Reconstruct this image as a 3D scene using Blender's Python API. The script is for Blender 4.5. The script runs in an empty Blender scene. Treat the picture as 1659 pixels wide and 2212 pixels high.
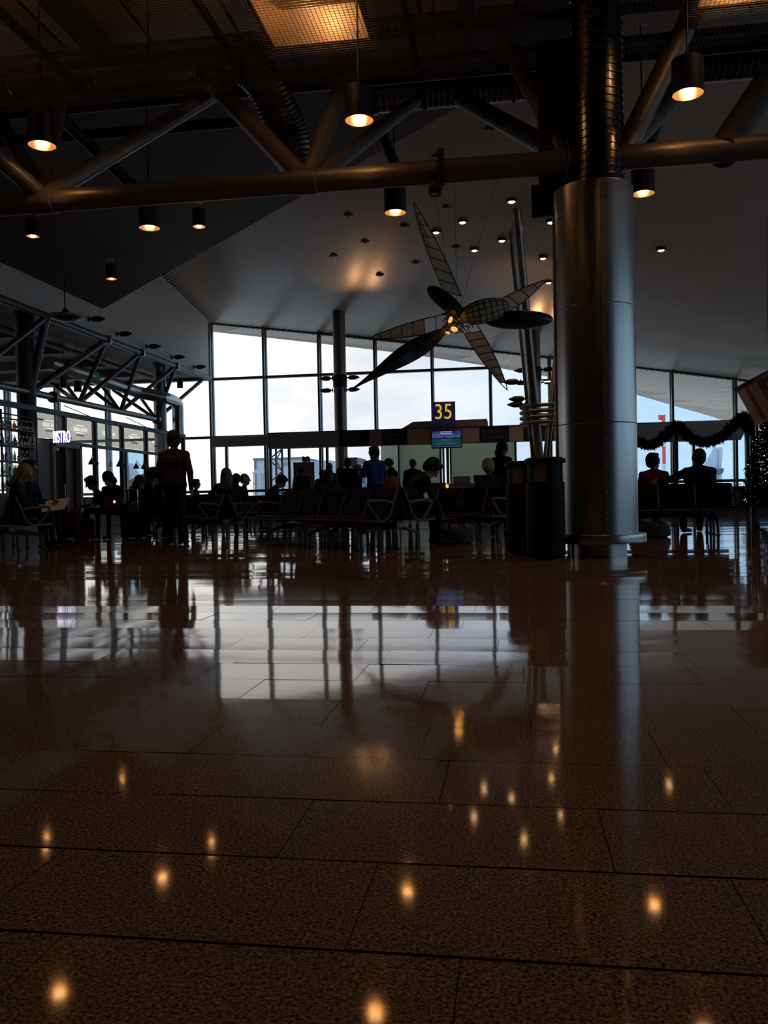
import bpy, bmesh, math, random
import numpy as np
from mathutils import Vector, Matrix

random.seed(7)
SC = bpy.context.scene
COL = SC.collection
PI = math.pi

# ------------------------------------------------------------------ camera
F_PX, HOR, YAW, ROLL, EYE = 1850.0, 1078.0, math.radians(8.6), 0.0195, 0.66
_f0 = Vector((-math.sin(YAW), math.cos(YAW), 0))
_r0 = Vector((math.cos(YAW), math.sin(YAW), 0))
_p = -math.atan((1106.0 - HOR) / F_PX)
FWD = (_f0 * math.cos(_p) + Vector((0, 0, 1)) * math.sin(_p)).normalized()
_u0 = (_f0 * -math.sin(_p) + Vector((0, 0, 1)) * math.cos(_p)).normalized()
RGT = (_r0 - _u0 * ROLL).normalized()
UPV = (_u0 + _r0 * ROLL).normalized()
CAM = Vector((0, 0, EYE))
cd = bpy.data.cameras.new('camera'); cam = bpy.data.objects.new('camera', cd); COL.objects.link(cam)
cd.sensor_fit = 'AUTO'; cd.sensor_width = 36.0; cd.lens = F_PX / 2212.0 * 36.0
cd.clip_start = 0.05; cd.clip_end = 2000
m3 = Matrix((RGT, UPV, -FWD)).transposed()
cam.matrix_world = Matrix.Translation(CAM) @ m3.to_4x4()
SC.camera = cam

# ------------------------------------------------------------------ sky, exposure
SC.view_settings.view_transform = 'Standard'
SC.view_settings.look = 'None'
SC.view_settings.exposure = 0.0
SC.view_settings.gamma = 1.0
SC.view_settings.use_curve_mapping = False
SC.cycles.max_bounces = 6
SC.cycles.diffuse_bounces = 3
SC.cycles.glossy_bounces = 4
SC.cycles.use_adaptive_sampling = True
SC.cycles.adaptive_threshold = 0.04
SC.cycles.transparent_max_bounces = 24
SC.cycles.sample_clamp_indirect = 4.0
SC.cycles.use_denoising = True
SC.cycles.caustics_reflective = False
SC.cycles.caustics_refractive = False

def make_world():
    w = bpy.data.worlds.new('sky'); SC.world = w; w.use_nodes = True
    nt = w.node_tree; nt.nodes.clear(); N = nt.nodes.new; L = nt.links.new
    out = N('ShaderNodeOutputWorld'); bg = N('ShaderNodeBackground'); L(bg.outputs[0], out.inputs[0])
    tc = N('ShaderNodeTexCoord')
    nrm = N('ShaderNodeVectorMath'); nrm.operation = 'NORMALIZE'; L(tc.outputs['Generated'], nrm.inputs[0])
    # stretched cloud noise
    mp = N('ShaderNodeMapping'); mp.inputs['Scale'].default_value = (2.2, 2.2, 7.0); L(nrm.outputs[0], mp.inputs[0])
    nz = N('ShaderNodeTexNoise'); nz.inputs['Scale'].default_value = 1.6; nz.inputs['Detail'].default_value = 7
    nz.inputs['Roughness'].default_value = 0.55; L(mp.outputs[0], nz.inputs[0])
    rp = N('ShaderNodeValToRGB'); rp.color_ramp.elements[0].position = 0.36; rp.color_ramp.elements[1].position = 0.62
    rp.color_ramp.elements[0].color = (0.33, 0.56, 0.87, 1); rp.color_ramp.elements[1].color = (0.48, 0.74, 0.96, 1)
    L(nz.outputs['Fac'], rp.inputs[0])
    # grey cloud cover on the left and overhead, opening to blue towards the right
    rg = N('ShaderNodeValToRGB'); rg.color_ramp.elements[0].position = 0.36; rg.color_ramp.elements[1].position = 0.62
    rg.color_ramp.elements[0].color = (0.49, 0.54, 0.67, 1); rg.color_ramp.elements[1].color = (0.72, 0.71, 0.73, 1)
    L(nz.outputs['Fac'], rg.inputs[0])
    sp = N('ShaderNodeSeparateXYZ'); L(nrm.outputs[0], sp.inputs[0])
    mr = N('ShaderNodeMapRange'); mr.interpolation_type = 'SMOOTHSTEP'; mr.inputs['From Min'].default_value = -0.22; mr.inputs['From Max'].default_value = 0.20
    L(sp.outputs['X'], mr.inputs['Value'])
    mb_ = N('ShaderNodeMix'); mb_.data_type = 'RGBA'; L(mr.outputs['Result'], mb_.inputs['Factor']); L(rg.outputs[0], mb_.inputs['A']); L(rp.outputs[0], mb_.inputs['B'])
    # the veiled sun low in the clouds, a glow stretched along the horizon
    sd = ray(330, 890).normalized()
    sb = N('ShaderNodeVectorMath'); sb.operation = 'SUBTRACT'; L(nrm.outputs[0], sb.inputs[0]); sb.inputs[1].default_value = sd
    ml = N('ShaderNodeVectorMath'); ml.operation = 'MULTIPLY'; L(sb.outputs[0], ml.inputs[0]); ml.inputs[1].default_value = (1, 1, 2.8)
    ln = N('ShaderNodeVectorMath'); ln.operation = 'LENGTH'; L(ml.outputs[0], ln.inputs[0])
    r2 = N('ShaderNodeValToRGB'); e = r2.color_ramp.elements
    e[0].position = 0.0; e[0].color = (1, 1, 1, 1); e[1].position = 0.8; e[1].color = (0, 0, 0, 1)
    for p_, v_ in ((.06, .85), (.12, .52), (.2, .30), (.3, .18), (.5, .06)):
        m = e.new(p_); m.color = (v_, v_, v_, 1)
    L(ln.outputs['Value'], r2.inputs[0])
    mx = N('ShaderNodeMix'); mx.data_type = 'RGBA'; mx.blend_type = 'MIX'
    L(r2.outputs[0], mx.inputs['Factor']); L(mb_.outputs['Result'], mx.inputs['A'])
    r3 = N('ShaderNodeValToRGB'); r3.color_ramp.elements[0].position = 0.40; r3.color_ramp.elements[1].position = 0.60
    r3.color_ramp.elements[0].color = (1.30, 1.25, 1.18, 1); r3.color_ramp.elements[1].color = (1.95, 1.78, 1.52, 1)
    L(nz.outputs['Fac'], r3.inputs[0]); L(r3.outputs[0], mx.inputs['B'])
    L(mx.outputs['Result'], bg.inputs['Color']); bg.inputs['Strength'].default_value = 1.15
    try:
        w.cycles.sampling_method = 'MANUAL'; w.cycles.sample_map_resolution = 1024
    except Exception: pass

def ray(px, py):
    return FWD * F_PX + RGT * (px - 829.5) - UPV * (py - 1106.0)
def PY(px, py, Y):
    r = ray(px, py); return CAM + r * (Y / r.y)
def PX(px, py, X):
    r = ray(px, py); return CAM + r * (X / r.x)
def PZ(px, py, Z):
    r = ray(px, py); return CAM + r * ((Z - EYE) / r.z)
def hor(px): return HOR - ROLL * (px - 830)
def FL(px, D, z=0.0):
    """floor point under image column px at camera depth D"""
    r = ray(px, hor(px)); p = CAM + r * (D / F_PX); return Vector((p.x, p.y, z))
make_world()

# ------------------------------------------------------------------ materials
MATS = {}
def pm(name, col, rough=0.6, metal=0.0, var=0.12, scale=6.0, bump=0.0, emit=None, estr=0.0, spec=0.5, coat=0.0):
    """procedural paint / metal / cloth with noise in its colour and gloss"""
    if name in MATS: return MATS[name]
    m = bpy.data.materials.new(name); m.use_nodes = True; nt = m.node_tree; N = nt.nodes.new; L = nt.links.new
    b = nt.nodes['Principled BSDF']
    b.inputs['Roughness'].default_value = rough; b.inputs['Metallic'].default_value = metal
    b.inputs['Specular IOR Level'].default_value = spec
    tc = N('ShaderNodeTexCoord'); nz = N('ShaderNodeTexNoise'); nz.inputs['Scale'].default_value = scale; nz.inputs['Detail'].default_value = 4
    L(tc.outputs['Object'], nz.inputs['Vector'])
    mx = N('ShaderNodeMix'); mx.data_type = 'RGBA'
    mx.inputs['A'].default_value = tuple(c * (1 - var) for c in col) + (1,)
    mx.inputs['B'].default_value = tuple(min(1, c * (1 + var)) for c in col) + (1,)
    L(nz.outputs['Fac'], mx.inputs['Factor']); L(mx.outputs['Result'], b.inputs['Base Color'])
    if bump:
        bp = N('ShaderNodeBump'); bp.inputs['Strength'].default_value = bump; bp.inputs['Distance'].default_value = 0.01
        L(nz.outputs['Fac'], bp.inputs['Height']); L(bp.outputs[0], b.inputs['Normal'])
    if emit:
        b.inputs['Emission Color'].default_value = tuple(emit) + (1,); b.inputs['Emission Strength'].default_value = estr
    m.cycles.emission_sampling = 'NONE' if name in ('lamp_bulb', 'lamp_reflector_glow', 'panel_bulb', 'fairy_light', 'letter_side') else 'AUTO'
    MATS[name] = m; return m

def granite():
    m = bpy.data.materials.new('polished_granite'); m.use_nodes = True; nt = m.node_tree; N = nt.nodes.new; L = nt.links.new
    b = nt.nodes['Principled BSDF']
    tc = N('ShaderNodeTexCoord'); geo = N('ShaderNodeNewGeometry')
    nz = N('ShaderNodeTexNoise'); nz.inputs['Scale'].default_value = 170; nz.inputs['Detail'].default_value = 3; nz.inputs['Roughness'].default_value = 0.7
    L(geo.outputs['Position'], nz.inputs['Vector'])
    rp = N('ShaderNodeValToRGB'); e = rp.color_ramp.elements
    e[0].position = 0.38; e[0].color = (0.03, 0.022, 0.018, 1); e[1].position = 0.66; e[1].color = (0.48, 0.29, 0.195, 1)
    k = e.new(0.47); k.color = (0.17, 0.11, 0.078, 1)
    k = e.new(0.54); k.color = (0.235, 0.16, 0.115, 1)
    L(nz.outputs['Fac'], rp.inputs[0])
    n2 = N('ShaderNodeTexNoise'); n2.inputs['Scale'].default_value = 1.3; n2.inputs['Detail'].default_value = 3
    L(geo.outputs['Position'], n2.inputs['Vector'])
    mx = N('ShaderNodeMix'); mx.data_type = 'RGBA'; mx.blend_type = 'MULTIPLY'; mx.inputs['Factor'].default_value = 1
    r2 = N('ShaderNodeValToRGB'); r2.color_ramp.elements[0].color = (0.72, 0.74, 0.76, 1); r2.color_ramp.elements[1].color = (1.1, 1.0, 0.95, 1)
    L(n2.outputs['Fac'], r2.inputs[0]); L(rp.outputs[0], mx.inputs['A']); L(r2.outputs[0], mx.inputs['B'])
    L(mx.outputs['Result'], b.inputs['Base Color'])
    b.inputs['Roughness'].default_value = 0.055; b.inputs['IOR'].default_value = 1.58; b.inputs['Specular Tint'].default_value = (1.0, 0.90, 0.80, 1)
    n3 = N('ShaderNodeTexNoise'); n3.inputs['Scale'].default_value = 5.0; n3.inputs['Detail'].default_value = 2
    L(geo.outputs['Position'], n3.inputs['Vector'])
    bp = N('ShaderNodeBump'); bp.inputs['Strength'].default_value = 0.010; bp.inputs['Distance'].default_value = 0.02
    L(n3.outputs['Fac'], bp.inputs['Height']); L(bp.outputs[0], b.inputs['Normal'])
    MATS['granite'] = m; return m

def glassmat(name, tint, refl=1.0):
    m = bpy.data.materials.new(name); m.use_nodes = True; nt = m.node_tree; nt.nodes.clear(); N = nt.nodes.new; L = nt.links.new
    out = N('ShaderNodeOutputMaterial'); mix = N('ShaderNodeMixShader'); tr = N('ShaderNodeBsdfTransparent'); gl = N('ShaderNodeBsdfGlossy')
    fr = N('ShaderNodeFresnel'); fr.inputs['IOR'].default_value = 1.45
    nz = N('ShaderNodeTexNoise'); nz.inputs['Scale'].default_value = 0.6
    mx = N('ShaderNodeMix'); mx.data_type = 'RGBA'; mx.inputs['A'].default_value = tuple(tint) + (1,); mx.inputs['B'].default_value = tuple(min(1, t * 1.03) for t in tint) + (1,)
    L(nz.outputs['Fac'], mx.inputs['Factor']); L(mx.outputs['Result'], tr.inputs['Color'])
    gl.inputs['Roughness'].default_value = 0.01
    L(fr.outputs[0], mix.inputs[0]); L(tr.outputs[0], mix.inputs[1]); L(gl.outputs[0], mix.inputs[2]); L(mix.outputs[0], out.inputs[0])
    MATS[name] = m; return m

def frosted(name, col, trans=0.8, clear=0.0):
    m = bpy.data.materials.new(name); m.use_nodes = True; nt = m.node_tree; nt.nodes.clear(); N = nt.nodes.new; L = nt.links.new
    out = N('ShaderNodeOutputMaterial'); mix = N('ShaderNodeMixShader'); a = N('ShaderNodeBsdfTranslucent'); d = N('ShaderNodeBsdfDiffuse')
    nz = N('ShaderNodeTexNoise'); nz.inputs['Scale'].default_value = 3
    mx = N('ShaderNodeMix'); mx.data_type = 'RGBA'; mx.inputs['A'].default_value = tuple(c * .93 for c in col) + (1,); mx.inputs['B'].default_value = tuple(col) + (1,)
    L(nz.outputs['Fac'], mx.inputs['Factor']); L(mx.outputs['Result'], a.inputs[0]); L(mx.outputs['Result'], d.inputs[0])
    mix.inputs[0].default_value = trans
    L(d.outputs[0], mix.inputs[1]); L(a.outputs[0], mix.inputs[2])
    if clear > 0:
        tr = N('ShaderNodeBsdfTransparent'); tr.inputs[0].default_value = (clear, clear * 1.0, clear * .94, 1); m2 = N('ShaderNodeMixShader'); m2.inputs[0].default_value = 0.55
        L(mix.outputs[0], m2.inputs[1]); L(tr.outputs[0], m2.inputs[2]); L(m2.outputs[0], out.inputs[0])
    else: L(mix.outputs[0], out.inputs[0])
    MATS[name] = m; return m

def striped(name, ca, cb, freq, thr=0.75):
    m = bpy.data.materials.new(name); m.use_nodes = True; nt = m.node_tree; N = nt.nodes.new; L = nt.links.new
    b = nt.nodes['Principled BSDF']; b.inputs['Roughness'].default_value = 0.9
    tc = N('ShaderNodeTexCoord'); sx = N('ShaderNodeSeparateXYZ'); L(tc.outputs['Object'], sx.inputs[0])
    mu = N('ShaderNodeMath'); mu.operation = 'MULTIPLY'; mu.inputs[1].default_value = freq; L(sx.outputs['Z'], mu.inputs[0])
    fr = N('ShaderNodeMath'); fr.operation = 'FRACT'; L(mu.outputs[0], fr.inputs[0])
    gt = N('ShaderNodeMath'); gt.operation = 'GREATER_THAN'; gt.inputs[1].default_value = thr; L(fr.outputs[0], gt.inputs[0])
    mx = N('ShaderNodeMix'); mx.data_type = 'RGBA'; mx.inputs['A'].default_value = tuple(ca) + (1,); mx.inputs['B'].default_value = tuple(cb) + (1,)
    L(gt.outputs[0], mx.inputs['Factor']); L(mx.outputs['Result'], b.inputs['Base Color'])
    MATS[name] = m; return m

granite()
glassmat('glass', (0.93, 0.96, 0.98))
glassmat('bottle_clear', (0.80, 0.84, 0.80)); glassmat('bottle_green', (0.16, 0.30, 0.12)); glassmat('bottle_amber', (0.50, 0.20, 0.05))
frosted('frosted_glass', (0.70, 0.72, 0.58), 0.85)
frosted('sign_film', (0.72, 0.73, 0.68), 0.9, 0.52)
frosted('wing_fabric', (0.92, 0.80, 0.62), 0.45)
pm('grout', (0.035, 0.025, 0.02), 0.8)
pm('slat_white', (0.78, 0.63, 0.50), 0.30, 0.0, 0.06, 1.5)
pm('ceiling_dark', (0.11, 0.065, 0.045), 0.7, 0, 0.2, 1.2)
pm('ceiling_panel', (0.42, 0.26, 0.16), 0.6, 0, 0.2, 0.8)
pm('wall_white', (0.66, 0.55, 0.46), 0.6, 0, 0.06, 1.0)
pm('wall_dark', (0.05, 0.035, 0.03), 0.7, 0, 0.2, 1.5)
pm('wood_dark', (0.09, 0.03, 0.018), 0.5, 0, 0.3, 4)
pm('frame_metal', (0.21, 0.19, 0.17), 0.38, 0.75, 0.1, 3)
pm('frame_dark', (0.035, 0.033, 0.035), 0.5, 0.2, 0.15, 4)
pm('truss_paint', (0.19, 0.145, 0.105), 0.42, 0.25, 0.12, 3)
pm('truss_black', (0.05, 0.042, 0.038), 0.55, 0.1, 0.15, 3)
pm('steel_brushed', (0.47, 0.44, 0.41), 0.31, 1.0, 0.07, 2.0)
pm('steel_seam', (0.30, 0.28, 0.26), 0.4, 1.0)
pm('duct_ribbed', (0.20, 0.19, 0.185), 0.22, 1.0, 0.15, 5)
pm('duct_steel', (0.50, 0.48, 0.45), 0.28, 1.0, 0.15, 5)
pm('duct_dark', (0.12, 0.11, 0.105), 0.35, 0.9, 0.15, 5)
pm('pole_steel', (0.26, 0.235, 0.21), 0.36, 0.9, 0.1, 3)
pm('chrome', (0.7, 0.7, 0.7), 0.15, 1.0, 0.05, 3)
pm('seat_frame', (0.13, 0.12, 0.115), 0.5, 0.4, 0.08, 6)
pm('leather_dark', (0.012, 0.0075, 0.0065), 0.7, 0, 0.2, 12, 0.1, spec=0.15)
pm('black_plastic', (0.012, 0.012, 0.013), 0.5, 0, 0.2, 8)
pm('bin_black', (0.011, 0.0105, 0.011), 0.6, 0.0, 0.2, 6, spec=0.2)
pm('bin_panel', (0.22, 0.13, 0.085), 0.5, 0, 0.15, 6)
pm('canopy_grey', (0.62, 0.57, 0.54), 0.6, 0, 0.06, 2)
pm('fascia_brown', (0.40, 0.345, 0.30), 0.65, 0, 0.08, 2)
pm('sign_navy', (0.012, 0.012, 0.035), 0.5, 0, 0.1, 4)
pm('text_grey', (0.16, 0.16, 0.17), 0.6, 0, 0.05, 4)
pm('sign_plate', (0.02, 0.013, 0.06), 0.5, 0, 0.08, 4, emit=(0.02, 0.012, 0.075), estr=0.35)
pm('sign_yellow', (0.8, 0.6, 0.03), 0.5, 0, 0.05, 4, emit=(1.0, 0.66, 0.02), estr=0.62)
pm('letter_white', (0.9, 0.9, 0.95), 0.5, 0, 0.03, 4, emit=(0.95, 0.93, 1.0), estr=1.6)
pm('letter_side', (0.15, 0.08, 0.6), 0.5, 0, 0.05, 4, emit=(0.2, 0.12, 0.9), estr=0.25)
pm('print_white', (0.85, 0.86, 0.84), 0.6, 0, 0.03, 4, emit=(0.85, 0.87, 0.84), estr=0.25)
pm('print_grey', (0.22, 0.22, 0.21), 0.6, 0, 0.05, 4)
pm('screen_blue', (0.01, 0.01, 0.05), 0.3, 0, 0.05, 4, emit=(0.014, 0.012, 0.15), estr=0.6)
pm('screen_green', (0.01, 0.04, 0.03), 0.3, 0, 0.05, 4, emit=(0.006, 0.07, 0.06), estr=0.6)
pm('screen_white', (0.4, 0.45, 0.6), 0.3, 0, 0.05, 4, emit=(0.28, 0.34, 0.62), estr=0.6)
pm('screen_dim', (0.2, 0.22, 0.25), 0.3, 0, 0.05, 4, emit=(0.12, 0.16, 0.22), estr=0.6)
pm('lamp_black', (0.02, 0.017, 0.015), 0.45, 0.2, 0.1, 6)
pm('lamp_reflector_glow', (0.85, 0.62, 0.40), 0.22, 1.0, 0.05, 6, emit=(1.0, 0.42, 0.14), estr=0.22)  # own emission stands in for the bulb's light on the reflector
pm('lamp_bulb', (1, 0.8, 0.5), 0.5, 0, 0.02, 6, emit=(1.0, 0.54, 0.20), estr=15.0)
pm('panel_bulb', (1, 0.8, 0.5), 0.5, 0, 0.02, 6, emit=(1.0, 0.58, 0.25), estr=6.0)
pm('amber_glow', (1, 0.6, 0.2), 0.5, 0, 0.1, 9, emit=(1.0, 0.42, 0.07), estr=1.15)
pm('mesh_wire', (0.26, 0.20, 0.15), 0.45, 0.5, 0.1, 9)
pm('reflector_tray', (0.62, 0.45, 0.30), 0.35, 0.6, 0.1, 4)
pm('copper_rim', (0.34, 0.17, 0.09), 0.4, 0.7, 0.15, 5)
pm('wing_wire', (0.035, 0.025, 0.02), 0.5, 0.4, 0.15, 9)
pm('wing_dark', (0.05, 0.035, 0.03), 0.4, 0.2, 0.25, 5)
pm('snow', (0.90, 0.84, 0.77), 0.8, 0, 0.15, 0.2)
pm('hangar_wall', (0.52, 0.56, 0.60), 0.7, 0, 0.05, 0.05)
pm('hangar_trim', (0.16, 0.19, 0.22), 0.7, 0, 0.05, 0.05)
pm('mast_red', (0.75, 0.13, 0.10), 0.5, 0, 0.05, 1)
pm('mast_white', (0.75, 0.78, 0.82), 0.5, 0, 0.05, 1)
pm('aircraft_paint', (0.55, 0.66, 0.86), 0.35, 0, 0.05, 0.2)
pm('aircraft_grey', (0.12, 0.15, 0.2), 0.4, 0, 0.05, 0.2)
pm('lattice_steel', (0.07, 0.08, 0.09), 0.5, 0.4, 0.1, 1)
pm('lattice_pale', (0.32, 0.35, 0.38), 0.5, 0.4, 0.1, 1)
pm('fir_green', (0.008, 0.014, 0.009), 0.8, 0, 0.4, 9)
pm('fairy_light', (1, 0.8, 0.6), 0.5, 0, 0.05, 3, emit=(1.0, 0.85, 0.66), estr=2.5)
pm('tinsel', (0.6, 0.66, 0.64), 0.3, 0.8, 0.2, 9)
pm('gift_red', (0.30, 0.018, 0.015), 0.5, 0, 0.15, 5)
pm('gift_cream', (0.78, 0.58, 0.42), 0.6, 0, 0.06, 5)
pm('ribbon_red', (0.62, 0.06, 0.03), 0.4, 0, 0.1, 5)
pm('gift_white', (0.65, 0.58, 0.52), 0.6, 0, 0.06, 5)
pm('paper_white', (0.75, 0.72, 0.68), 0.8, 0, 0.1, 25)
pm('paper_orange', (0.7, 0.25, 0.10), 0.8, 0, 0.2, 25)
pm('suitcase_red', (0.16, 0.012, 0.010), 0.45, 0, 0.15, 6)
pm('suitcase_brown', (0.14, 0.04, 0.03), 0.55, 0, 0.2, 6)
pm('bag_black', (0.012, 0.012, 0.014), 0.7, 0, 0.3, 12, 0.3)
pm('desk_pale', (0.42, 0.34, 0.31), 0.5, 0, 0.06, 4)
pm('banner_face', (0.28, 0.24, 0.22), 0.6, 0, 0.05, 4)
pm('banner_red', (0.35, 0.05, 0.05), 0.6, 0, 0.05, 4)
pm('flag_cloth', (0.20, 0.09, 0.12), 0.8, 0, 0.1, 8)
pm('exit_green', (0.02, 0.10, 0.05), 0.5, 0, 0.05, 4, emit=(0.01, 0.10, 0.045), estr=0.5)
pm('curtain_cloth', (0.45, 0.40, 0.34), 0.9, 0, 0.15, 6)
pm('laptop_lid', (0.30, 0.05, 0.035), 0.4, 0.3, 0.05, 5)
pm('laptop_glow', (1, 1, 1), 0.4, 0, 0.02, 5, emit=(1, 0.97, 0.95), estr=1.2)
pm('skin', (0.42, 0.22, 0.15), 0.55, 0, 0.08, 9)
pm('lips', (0.30, 0.10, 0.08), 0.5, 0, 0.08, 9)
pm('eye_dark', (0.02, 0.015, 0.012), 0.3, 0, 0.1, 9)
M = MATS

# ------------------------------------------------------------------ mesh builder
class MB:
    def __init__(s): s.v = []; s.f = []; s.mi = []
    def add(s, vs, fs, mi=0):
        o = len(s.v); s.v += [tuple(v) for v in vs]; s.f += [tuple(o + i for i in f) for f in fs]; s.mi += [mi] * len(fs); return s
    def box(s, c, d, rot=None, ch=0.0, mi=0):
        """box centred at c, size d, optional rotation matrix, ch = chamfer"""
        x, y, z = d[0] / 2, d[1] / 2, d[2] / 2
        if ch <= 0:
            vs = [(a * x, b * y, e * z) for a in (-1, 1) for b in (-1, 1) for e in (-1, 1)]
            fs = [(0, 1, 3, 2), (4, 6, 7, 5), (0, 4, 5, 1), (2, 3, 7, 6), (0, 2, 6, 4), (1, 5, 7, 3)]
        else:
            bm = bmesh.new(); bmesh.ops.create_cube(bm, size=1.0)
            for v in bm.verts: v.co = Vector((v.co.x * d[0], v.co.y * d[1], v.co.z * d[2]))
            bmesh.ops.bevel(bm, geom=bm.edges[:], offset=ch, segments=2, affect='EDGES', profile=0.5)
            bm.verts.index_update(); vs = [tuple(v.co) for v in bm.verts]; fs = [tuple(v.index for v in f.verts) for f in bm.faces]; bm.free()
        c = Vector(c)
        if rot is not None: vs = [rot @ Vector(v) + c for v in vs]
        else: vs = [Vector(v) + c for v in vs]
        return s.add(vs, fs, mi)
    def bx(s, x0, x1, y0, y1, z0, z1, ch=0.0, mi=0):
        return s.box(((x0 + x1) / 2, (y0 + y1) / 2, (z0 + z1) / 2), (abs(x1 - x0), abs(y1 - y0), abs(z1 - z0)), None, ch, mi)
    def tube(s, p0, p1, r0, r1=None, n=12, caps=True, mi=0):
        p0, p1 = Vector(p0), Vector(p1); r1 = r0 if r1 is None else r1
        d = (p1 - p0)
        if d.length < 1e-6: return s
        d.normalize(); a = d.orthogonal().normalized(); b = d.cross(a)
        vs = []
        for p, r in ((p0, r0), (p1, r1)):
            vs += [p + a * (r * math.cos(2 * PI * i / n)) + b * (r * math.sin(2 * PI * i / n)) for i in range(n)]
        fs = [(i, (i + 1) % n, n + (i + 1) % n, n + i) for i in range(n)]
        if caps: fs += [tuple(reversed(range(n))), tuple(range(n, 2 * n))]
        return s.add(vs, fs, mi)
    def path(s, pts, r, n=8, closed=False, mi=0, flat=1.0):
        """tube swept along a polyline; r may be a list"""
        pts = [Vector(p) for p in pts]; k = len(pts)
        rs = r if isinstance(r, (list, tuple)) else [r] * k
        vs = []; prev = None
        for i, p in enumerate(pts):
            if closed: d = pts[(i + 1) % k] - pts[i - 1]
            else: d = pts[min(i + 1, k - 1)] - pts[max(i - 1, 0)]
            d.normalize()
            if prev is None: a = d.orthogonal().normalized()
            else:
                a = prev - d * prev.dot(d)
                a = a.normalized() if a.length > 1e-6 else d.orthogonal().normalized()
            prev = a; b = d.cross(a)
            vs += [p + a * (rs[i] * math.cos(2 * PI * j / n)) + b * (rs[i] * flat * math.sin(2 * PI * j / n)) for j in range(n)]
        fs = []
        for i in range(k if closed else k - 1):
            i2 = (i + 1) % k
            fs += [(i * n + j, i * n + (j + 1) % n, i2 * n + (j + 1) % n, i2 * n + j) for j in range(n)]
        if not closed: fs += [tuple(reversed(range(n))), tuple((k - 1) * n + j for j in range(n))]
        return s.add(vs, fs, mi)
    def lathe(s, prof, c=(0, 0, 0), n=24, axis='Z', mi=0, sx=1.0, sy=1.0, cap=True):
        """prof: (r, h) pairs revolved about an axis through c"""
        c = Vector(c); vs = []
        for r, h in prof:
            for i in range(n):
                x, y = r * sx * math.cos(2 * PI * i / n), r * sy * math.sin(2 * PI * i / n)
                vs.append(c + (Vector((x, y, h)) if axis == 'Z' else Vector((h, x, y)) if axis == 'X' else Vector((x, h, y))))
        fs = []
        for k in range(len(prof) - 1):
            fs += [(k * n + i, k * n + (i + 1) % n, (k + 1) * n + (i + 1) % n, (k + 1) * n + i) for i in range(n)]
        if cap and prof[0][0] > 1e-6: fs.append(tuple(reversed(range(n))))
        if cap and prof[-1][0] > 1e-6: fs.append(tuple((len(prof) - 1) * n + i for i in range(n)))
        return s.add(vs, fs, mi)
    def prism(s, poly, ext, mi=0):
        """3-D polygon extruded by vector ext"""
        ext = Vector(ext); k = len(poly); vs = [Vector(p) for p in poly] + [Vector(p) + ext for p in poly]
        fs = [tuple(range(k)), tuple(reversed(range(k, 2 * k)))] + [(i, k + i, k + (i + 1) % k, (i + 1) % k) for i in range(k)]
        return s.add(vs, fs, mi)
    def capsule(s, p0, p1, r0, r1, n=10, mi=0):
        p0, p1 = Vector(p0), Vector(p1); d = p1 - p0; L = d.length
        d = d / L if L > 1e-6 else Vector((0, 0, 1)); a = d.orthogonal().normalized(); b = d.cross(a)
        rings = []
        for t in (-80, -50, -20): rings.append((p0 + d * (r0 * math.sin(math.radians(t))), r0 * math.cos(math.radians(t))))
        for t in (20, 50, 80): rings.append((p1 + d * (r1 * math.sin(math.radians(t))), r1 * math.cos(math.radians(t))))
        vs = []
        for p, r in rings: vs += [p + a * (r * math.cos(2 * PI * i / n)) + b * (r * math.sin(2 * PI * i / n)) for i in range(n)]
        fs = []
        for k in range(len(rings) - 1): fs += [(k * n + i, k * n + (i + 1) % n, (k + 1) * n + (i + 1) % n, (k + 1) * n + i) for i in range(n)]
        fs += [tuple(reversed(range(n))), tuple((len(rings) - 1) * n + i for i in range(n))]
        return s.add(vs, fs, mi)
    def ellipsoid(s, c, rad, rot=None, n=14, m=9, mi=0):
        c = Vector(c); vs = []
        for j in range(1, m):
            th = PI * j / m
            for i in range(n):
                v = Vector((rad[0] * math.sin(th) * math.cos(2 * PI * i / n), rad[1] * math.sin(th) * math.sin(2 * PI * i / n), rad[2] * math.cos(th)))
                vs.append((rot @ v if rot is not None else v) + c)
        fs = []
        for k in range(m - 2): fs += [(k * n + i, (k + 1) * n + i, (k + 1) * n + (i + 1) % n, k * n + (i + 1) % n) for i in range(n)]
        fs += [tuple(range(n)), tuple(reversed([(m - 2) * n + i for i in range(n)]))]
        return s.add(vs, fs, mi)
    def mesh(s, name, origin=None):
        me = bpy.data.meshes.new(name)
        vs = s.v
        if origin is not None: vs = [(a - origin[0], b - origin[1], c - origin[2]) for a, b, c in vs]
        me.from_pydata(vs, [], s.f)
        if any(s.mi): me.polygons.foreach_set('material_index', s.mi)
        me.update(); return me

def smooth(me, ang=40):
    me.polygons.foreach_set('use_smooth', [True] * len(me.polygons))
    try: me.set_sharp_from_angle(angle=math.radians(ang))
    except Exception: pass

def fix_normals(me):
    bm = bmesh.new(); bm.from_mesh(me); bmesh.ops.recalc_face_normals(bm, faces=bm.faces); bm.to_mesh(me); bm.free()

def link(name, me, mats, parent=None, sm=True):
    o = bpy.data.objects.new(name, me)
    if mats is not None and len(me.materials) == 0:
        for mt in (mats if isinstance(mats, (list, tuple)) else [mats]): me.materials.append(M[mt] if isinstance(mt, str) else mt)
    if sm: smooth(me)
    COL.objects.link(o)
    if parent is not None: o.parent = parent
    return o

def world_root(o):
    while o.parent is not None: o = o.parent
    return o.location

def part(name, mb, mat, root, local=False, sm=True):
    """a mesh child; built in world space unless local"""
    me = mb.mesh(name, None if local else world_root(root)); fix_normals(me)
    return link(name, me, mat, root, sm)

def tag(o, label=None, cat=None, group=None, kind=None):
    if label: o['label'] = label
    if cat: o['category'] = cat
    if group: o['group'] = group
    if kind: o['kind'] = kind
    return o

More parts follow.
